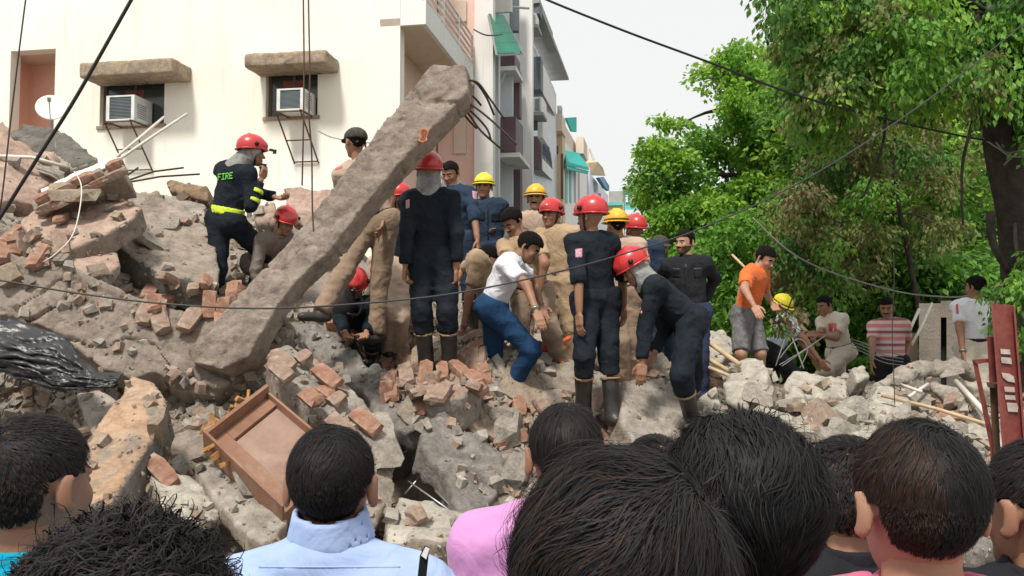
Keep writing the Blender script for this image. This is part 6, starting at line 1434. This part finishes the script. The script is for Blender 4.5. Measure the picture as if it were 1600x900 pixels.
def leaves(cent, rad, cnt, size, droop, mats, wts, seed, squash=.75):
    r = np.random.default_rng(seed); n = int(sum(cnt)); ci = np.repeat(np.arange(len(cent)), cnt)
    v = r.normal(0,1,(n,3)); v /= np.linalg.norm(v,axis=1)[:,None]; rr = r.random(n)**.45; v[:,2] *= squash
    # sprays: leaves gather on short twigs inside the clump
    tw = r.integers(0, 14, n); hs_ = np.sin(ci*12.9898 + tw*78.233)*43758.5453; th = (hs_ - np.floor(hs_))*6.283; hs2 = np.sin(ci*39.3 + tw*11.1)*24634.6; ph = np.arccos(2*(hs2-np.floor(hs2)) - 1)
    tv = np.stack([np.sin(ph)*np.cos(th), np.sin(ph)*np.sin(th), np.cos(ph)*squash], 1)
    p = np.asarray(cent)[ci] + (tv*rr[:,None]*.85 + v*.30)*np.asarray(rad)[ci][:,None]
    p[:,2] -= droop*rr**2*np.asarray(rad)[ci]*.5
    L = size*r.uniform(.65,1.25,n); d = tv*.6 + r.normal(0,.55,(n,3)); d[:,2] -= droop*1.3; d /= np.linalg.norm(d,axis=1)[:,None]
    s = np.cross(d, r.normal(0,1,(n,3)) + [0,0,.8]); s /= np.linalg.norm(s,axis=1)[:,None]; up_ = np.cross(s, d)
    a = p; tip = p + d*L[:,None]; md = p + d*(L*.45)[:,None]; le = md + s*(L*.26)[:,None] + up_*(L*.06)[:,None]; ri = md - s*(L*.26)[:,None] + up_*(L*.06)[:,None]
    V = np.stack([a, ri, tip, le], 1).reshape(-1,3); i = np.arange(n)*4; F = np.concatenate([np.stack([i, i+1, i+2], 1), np.stack([i, i+2, i+3], 1)])
    w_ = np.array(wts); cm = r.choice(len(mats), len(cent), p=w_/w_.sum()); mi = np.where(r.random(n) < .72, cm[ci], r.choice(len(mats), n, p=w_/w_.sum())); mi = np.concatenate([mi, mi])
    return V, F, [LM[m] for m in mats], mi
def tree(name, label, cat, poly, dr, nc, per, size, rad, trunk, tr_r, droop, mats, wts, seed, extra=(), limbs=7):
    r = random.Random(seed); cent, rads = [], []
    xs = [p[0] for p in poly]; ys = [p[1] for p in poly]
    while len(cent) < nc:
        q = (r.uniform(min(xs), max(xs)), r.uniform(min(ys), max(ys)))
        if inside(q, poly): cent.append(P(q[0], q[1], r.uniform(*dr))); rads.append(r.uniform(*rad))
    for (px, py, d, rr) in extra: cent.append(P(px, py, d)); rads.append(rr)
    cent = np.array(cent); cnt = [max(12, int(per*(q/np.mean(rads))**2)) for q in rads]
    root = thing(name, label, cat, (*trunk[0][:2], 0))
    tp = smooth(trunk, 5); b = MB(); b.tube(tp, np.linspace(tr_r, tr_r*.45, len(tp)), 12); b.build('trunk', M['bark'], root, True)
    lb = MB(); order = sorted(range(len(cent)), key=lambda i: r.random()); nodes = [tp[int(len(tp)*f)] for f in (.5,.62,.75,.88)] + [tp[-1]]
    for j, i in enumerate(order[:limbs*6]):
        c = cent[i]; nd = min(nodes, key=lambda q: np.linalg.norm(q - c) + (0 if q[2] < c[2]+.6 else 1.5)); L_ = np.linalg.norm(nd-c)
        if L_ < .2 or L_ > 6: continue
        mid = (nd+c)/2 + np.array([r.uniform(-.1,.1), r.uniform(-.1,.1), .12*L_]); b = MB(); r0 = tr_r*(.32 if j < limbs else .10)
        b.tube(smooth([nd, mid, c], 4), np.linspace(r0, .012, 9), 6); b.build('limb', M['bark'], root, True); nodes.append(mid)
    V, F, ms, mi = leaves(cent, rads, cnt, size, droop, mats, wts, seed); o = part('crown', V, F, ms, root, mi, False); o['kind'] = 'stuff'; return root
tree('leafy_tree', 'bright green tree standing against the sky left of the darker trees', 'tree',
     [(1000,400),(998,350),(1012,290),(1008,250),(1030,200),(1048,190),(1062,225),(1082,225),(1098,170),(1115,120),(1150,95),(1185,85),(1215,95),(1290,130),(1330,250),(1330,420),(1180,430)],
     (17.5,20.5), 135, 480, .13, (.32,.7), [P(1180,640,19)*[1,1,0], P(1185,500,19), P(1190,380,19), P(1180,280,19), P(1175,180,19)], .22, .25, ['bright','mid','dark'], [.60,.34,.06], 11,
     [(1030,190,18.5,.3),(1060,195,18.6,.25),(1012,240,18.4,.3),(1150,75,18,.25),(1120,92,18,.25),(1005,300,18.6,.35)])
tree('leafy_tree', 'mid green tree filling the gap behind the bright tree and the big trunk', 'tree',
     [(1230,110),(1330,60),(1480,120),(1530,300),(1560,470),(1440,480),(1280,430),(1230,300)], (14.5,17), 110, 420, .115, (.38,.75),
     [P(1400,640,16)*[1,1,0], P(1395,520,16), P(1390,400,16), P(1400,300,16), P(1410,200,16)], .2, .4, ['mid','bright','dark','olive'], [.42,.28,.18,.12], 12)
tree('olive_tree', 'nearer tree with drooping olive and dry leaves in front of the green trees', 'tree',
     [(1235,150),(1300,110),(1400,110),(1470,200),(1500,330),(1450,400),(1380,400),(1330,430),(1240,440),(1190,410),(1210,330),(1240,260)], (12.2,13.8), 70, 300, .085, (.25,.5),
     [P(1450,640,13.2)*[1,1,0], P(1440,520,13.2), P(1420,400,13.1), P(1400,290,13), P(1400,180,13)], .05, .9, ['olive','brown','mid','dark'], [.36,.24,.26,.14], 13)
tree('big_tree', 'big dark trunked tree at the right edge whose crown overhangs the scene', 'tree',
     [(1225,-60),(1700,-60),(1700,200),(1620,230),(1520,130),(1480,140),(1400,120),(1330,150),(1280,170),(1250,110)], (8.2,10.6), 125, 420, .078, (.25,.5),
     [P(1640,760,9.4)*[1,1,0], P(1606,560,9.4), P(1596,430,9.4), P(1585,330,9.3), P(1562,230,9.2), P(1548,120,9.1), P(1535,20,9)], .24, 1.0, ['dark','mid','bright','olive'], [.46,.28,.13,.13], 14,
     [(1255,150,9,.25),(1262,200,9.1,.22),(1300,210,9,.25),(1238,60,9,.3),(1228,20,9,.3),(1580,470,8.6,.3),(1610,520,8.5,.3),(1598,440,8.4,.28),(1560,450,8.5,.2),(1640,400,8.8,.4),(1565,505,8.3,.18)], 9)
tree('hedge_tree', 'dark dense tree low behind the workers at the right', 'tree',
     [(1010,400),(1100,370),(1220,330),(1330,390),(1520,400),(1700,400),(1700,640),(1000,640)], (14,16.5), 170, 330, .14, (.45,.8),
     [P(1300,640,15.5)*[1,1,0], P(1300,540,15.5), P(1310,470,15.5), P(1320,420,15.5)], .15, .4, ['dark','mid','bright'], [.48,.36,.16], 15)
tree('hedge_tree', 'farthest dark green tree closing the view at the right', 'tree',
     [(1060,330),(1200,200),(1400,120),(1600,120),(1800,200),(1850,640),(1040,640)], (19.5,23), 210, 190, .26, (.7,1.3),
     [P(1450,640,21)*[1,1,0], P(1450,520,21), P(1440,400,21), P(1440,300,21)], .2, .4, ['dark','mid'], [.7,.3], 16)
# hanging stems and broken branches of the big tree
for i, (pl, r0) in enumerate((([(1384,180,9.2),(1378,230,9.1),(1352,300,9.0),(1344,310,9)], .016), ([(1520,190,8.9),(1505,250,8.8),(1503,300,8.8),(1505,352,8.8)], .018), ([(1548,330,9.2),(1552,380,9.2),(1575,425,9.3)], .05), ([(1308,90,9),(1316,170,9),(1306,226,9)], .009))):
    pass
    b = MB(); pts_ = smooth([P(*q) for q in pl], 5); c_ = pts_.mean(0); b.tube(pts_ - c_, np.linspace(r0, r0*.6, len(pts_)), 7)
    tag(link('branch', mesh_np('branch', np.concatenate(b.V), [np.array(f) for f in b.F.values()], M['bark']), None, c_), ['thin broken branch hanging in the middle of the foliage', 'long bare branch hanging straight down near the big trunk', 'thick dead stub crossing beside the big trunk', 'thin pale stem hanging under the crown'][i], 'branch')
# leafy twig in front of the stooping man
tw = thing('leafy_twig', 'leafy green twig hanging in front of the stooping man in pale blue', 'twig', P(1222, 500, 9.6))
V, F, ms, mi = leaves([P(1222,500,9.6), P(1240,485,9.6), P(1212,512,9.6)], [.16,.16,.14], [90,90,70], .07, .8, ['olive','mid','brown'], [.5,.3,.2], 77); part('leaves', V, F, ms, tw, mi, False)
b = MB(); b.tube([P(1240,460,9.6), P(1225,500,9.6), P(1215,530,9.6)], .008, 6); b.build('stem', M['bark'], tw)
# wall behind the right hand policemen
wl = thing('boundary_wall', 'low beige wall with a dark doorway slot in the shade of the trees', 'wall', P(1470, 560, 13))
b = MB()
def wq(x0, x1, y0, y1, d0, d1): b.hexa([P(x0,y1,d0), P(x1,y1,d0), P(x1,y1,d1), P(x0,y1,d1), P(x0,y0,d0), P(x1,y0,d0), P(x1,y0,d1), P(x0,y0,d1)])
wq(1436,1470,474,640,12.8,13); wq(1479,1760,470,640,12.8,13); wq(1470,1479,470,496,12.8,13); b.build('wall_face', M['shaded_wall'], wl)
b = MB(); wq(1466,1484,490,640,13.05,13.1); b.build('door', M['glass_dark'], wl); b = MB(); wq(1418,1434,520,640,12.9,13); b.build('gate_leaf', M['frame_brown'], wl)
# red gate post
gp = thing('gate_post', 'leaning red primed steel gate post with worn white lettering', 'post', P(1580, 700, 5.0))
def px_prism(pts, d, th, mat, name, par=None, lab=None):
    b = MB(); b.poly_prism([P(x, y, dd if dd else d) for (x, y, *dd_) in pts for dd in [dd_[0] if dd_ else None]], unit(ray(1570, 560))*th); return b.build(name, mat, par or gp, label=lab)
px_prism([(1551,474),(1583,477),(1601,700),(1606,860),(1577,860),(1570,700)], 5.0, .012, M['red_steel'], 'web_plate')
px_prism([(1548,470),(1551,472),(1571,705),(1578,860),(1574,860),(1566,700)], 4.93, .085, M['red_steel'], 'edge_flange'); px_prism([(1583,477),(1586,480),(1604,700),(1610,860),(1606,860),(1600,700)], 4.96, .06, M['red_steel'], 'edge_flange')
px_prism([(1542,526),(1553,526),(1560,598),(1546,598)], 5.02, .05, M['red_steel'], 'hinge_tube'); px_prism([(1546,598),(1558,600),(1566,760),(1554,760)], 5.04, .04, M['iron'], 'lower_tube')
px_prism([(1519,562),(1545,560),(1546,566),(1527,569)], 5.05, .03, M['red_steel'], 'brace'); px_prism([(1519,562),(1527,566),(1556,700),(1560,780),(1550,780),(1547,700)], 5.06, .03, M['red_steel'], 'brace')
px_prism([(1541,597),(1561,600),(1561,607),(1543,605)], 4.99, .05, M['iron'], 'hinge')
for pts_ in ([(1563,545),(1578,546),(1579,554),(1564,553)], [(1564,558),(1580,559),(1581,569),(1565,567)], [(1565,582),(1577,584),(1584,588),(1586,598),(1575,596),(1567,590)], [(1569,604),(1585,605),(1586,613),(1570,612)], [(1570,617),(1586,618),(1587,625),(1571,624)], [(1573,629),(1589,630),(1591,637),(1590,644),(1575,643)]):
    px_prism([(x, y) for x, y in pts_], 4.99, .004, M['letter'], 'letter')
# cables
def cable(pl, r0, label, mat='cable', n=8):
    pts_ = smooth([P(*q) for q in pl], n); c_ = pts_.mean(0); b = MB(); b.tube(pts_ - c_, r0, 6); return tag(link('cable', mesh_np('cable', np.concatenate(b.V), [np.array(f) for f in b.F.values()], M[mat]), None, c_), label, 'cable')
cable([(-20,366,4.2),(0,340,4.2),(60,245,4.2),(120,150,4.2),(205,0,4.2),(240,-62,4.2)], .0085, 'thickest black cable crossing the upper left corner', 'black')
cable([(-6,360,4.6),(4,300,4.6),(20,160,4.6),(40,0,4.6),(48,-50,4.6)], .0045, 'thin dark cable dropping steeply at the left edge', 'cable')
cable([(474,-40,6.0),(474,0,6.0),(475,100,6.0),(474,200,6.0),(472,290,6.05)], .0055, 'left one of the two cables hanging down the cream wall', 'iron')
cable([(483,-40,6.0),(482,0,6.0),(484,110,6.0),(483,180,6.0),(487,240,6.05),(488,320,6.1),(490,362,6.1)], .0055, 'right longer one of the two cables hanging down the cream wall', 'iron')
cable([(-30,434,4.4),(0,438,4.4),(120,458,4.4),(250,474,4.45),(400,482,4.5),(540,476,4.6),(700,460,4.7),(850,430,4.8),(980,395,5),(1100,355,5.2),(1250,285,5.5),(1390,198,5.9),(1500,118,6.3),(1620,20,6.6)], .0052, 'long grey cable sagging across the whole scene to the upper right')
cable([(840,-10,7.5),(860,2,7.5),(980,50,7.6),(1110,98,7.8),(1250,150,8.1),(1400,190,8.5),(1510,214,8.9),(1562,222,9.05)], .010, 'dark cable running from the top centre to the big tree', 'black')
cable([(1176,340,10),(1230,390,9.9),(1290,422,9.8),(1400,455,9.6),(1480,464,9.4),(1514,462,9.3)], .009, 'pale cable sagging low behind the right hand workers', 'cable_pale')
cable([(1396,395,6.6),(1397,440,6.6),(1394,520,6.6),(1397,600,6.6),(1398,632,6.6)], .0035, 'thin dark cord hanging vertically before the striped shirt man')
for i, pl in enumerate(([(1556,222,9.0),(1572,238,9),(1600,234,8.9),(1640,226,8.8)], [(1530,212,9),(1560,232,9),(1585,245,8.9),(1640,238,8.8)], [(1568,258,9),(1590,240,8.9),(1640,215,8.8)])):
    cable(pl, .008, ['upper pale wire tied to the big trunk', 'lower pale wire tied to the big trunk', 'pale wire slanting up from the big trunk'][i], 'cable_pale')
for i in range(4): cable([(1330,530+i*4,10.2),(1350,536+i*5,10.2),(1380,548+i*6,10),(1412,556+i*5,9.9)], .006, ['topmost','second','third','lowest'][i] + ' of the four grey wires between policeman and striped shirt man', 'cable_pale')
cable([(116,268,7.6),(127,290,7.2),(124,330,7.0),(112,370,6.8),(85,398,6.6),(66,410,6.6)], .005, 'pale loose wire hanging over the tilted pink slab', 'pole')
cable([(1218,560,9.2),(1245,530,9.2),(1262,545,9.2),(1250,575,9.2)], .006, 'bent grey bar in the tangle before the stooping man', 'cable_pale')
cable([(740,46,14.5),(760,55,14.5),(785,54,15)], .012, 'short wire at the corner column', 'cable'); cable([(498,205,13),(520,215,13),(560,222,13),(600,224,13.5)], .008, 'thin wire strung low on the cream wall', 'cable_pale')
# ================================================================== labels of the loose pieces, told by look, place and neighbour
LMK = [(400,700,'the wooden panel'),(200,680,'the orange faced block'),(90,550,'the black plastic sheet'),(120,290,'the brick edged wall piece'),(120,350,'the tilted pink slab'),(260,360,'the mud covered slab'),(370,330,'the left firefighter'),
 (460,400,'the tilted pillar'),(220,520,'the cracked wall section'),(510,620,'the broken brick courses'),(575,740,'the rough brown boulder'),(640,700,'the dark gap'),(730,710,'the hanging slab'),(670,780,'the pale flat slab'),(690,540,'the tall dark firefighter'),
 (560,480,'the kneeling rescuer'),(790,560,'the blue jeans'),(880,660,'the bowl haired spectator'),(935,600,'the central firefighter'),(1040,640,'the big grey boulder'),(1085,600,'the bending firefighter'),(1160,595,'the white faced block'),
 (1280,600,'the long smooth block'),(1236,635,'the upright pale wedge'),(1390,630,'the chalky lump'),(1440,590,'the arching slab'),(1500,640,'the sloping brown slab'),(1560,620,'the red gate post'),(1180,520,'the orange shirt man'),(1120,560,'the pale planks'),(1330,690,'the flat pale slab'),(1530,840,'the rightmost spectator'),(850,560,'the khaki legs')]
bpy.context.view_layer.update(); dps = bpy.context.evaluated_depsgraph_get()
WORD = {'concrete_dusty':'grey brown', 'concrete_pale':'pale', 'concrete_rough_grey':'dark grey', 'plaster_tan':'tan', 'brick_dusty':'brick coloured', 'plaster_pink_brown':'pinkish', 'brick_red_orange':'red', 'concrete_mud_brown':'mud brown'}
loose = [o for o in scene.objects if o.parent is None and o.type == 'MESH' and o.name.split('.')[0] in ('rubble_chunk', 'brick', 'broken_plate')]
groups, gone = {}, []
for o in loose:
    mw = o.matrix_world; bb = [mw @ Vector(c) for c in o.bound_box]; cc = sum(bb, Vector())/8; seen = 0
    for q in [cc] + [cc.lerp(v, .6) for v in bb]:
        dv = (q - Vector(CAM)).normalized(); h_ = scene.ray_cast(dps, Vector(CAM) + dv*.06, dv, distance=40); seen += bool(h_[0] and h_[4] == o)
    pc_ = np.array(cc) - CAM; dd = pc_ @ FW; px, py = 800 + FPX*(pc_ @ RX)/dd, 450 - FPX*(pc_ @ UP)/dd
    if seen == 0 or not (-20 < px < 1620 and py < 910): gone.append(o); continue
    size = max(o.dimensions)*o.scale[0]*1400/dd if False else (max(bb, key=lambda v: v.x).x - min(bb, key=lambda v: v.x).x)*1400/dd
    lx, ly, ln = min(LMK, key=lambda m_: (m_[0]-px)**2 + (m_[1]-py)**2*1.3); dx, dy = px-lx, py-ly
    side = ('right of' if dx > 0 else 'left of') if abs(dx) > abs(dy) else ('below' if dy > 0 else 'above')
    kind = {'rubble_chunk':'chunk', 'brick':'brick', 'broken_plate':'flat plate'}[o.name.split('.')[0]]; wd_ = WORD.get(o.data.materials[0].name, 'dusty')
    sz = '' if kind == 'brick' else ('large ' if size > 50 else 'small ' if size < 26 else '')
    groups.setdefault((sz + wd_, kind, side, ln), []).append((math.hypot(dx, dy), o))
ORD = ['nearest', 'second nearest', 'third nearest', 'fourth nearest', 'fifth nearest', 'sixth nearest', 'seventh nearest', 'eighth nearest', 'ninth nearest', 'tenth nearest']
for (wd_, kind, side, ln), lst in groups.items():
    lst.sort(key=lambda a: a[0])
    for i, (_, o) in enumerate(lst):
        o['label'] = f"{wd_} broken {kind} {side} {ln}" if len(lst) == 1 else f"{wd_} broken {kind} {side} {ln}, {ORD[min(i, 9)]} of its kind"
for o in gone: bpy.data.objects.remove(o, do_unlink=True)
print('loose pieces kept', len(loose) - len(gone), 'removed', len(gone))
print('TRIS', sum(len(o.data.loops) - 2*len(o.data.polygons) for o in scene.objects if o.type == 'MESH'))
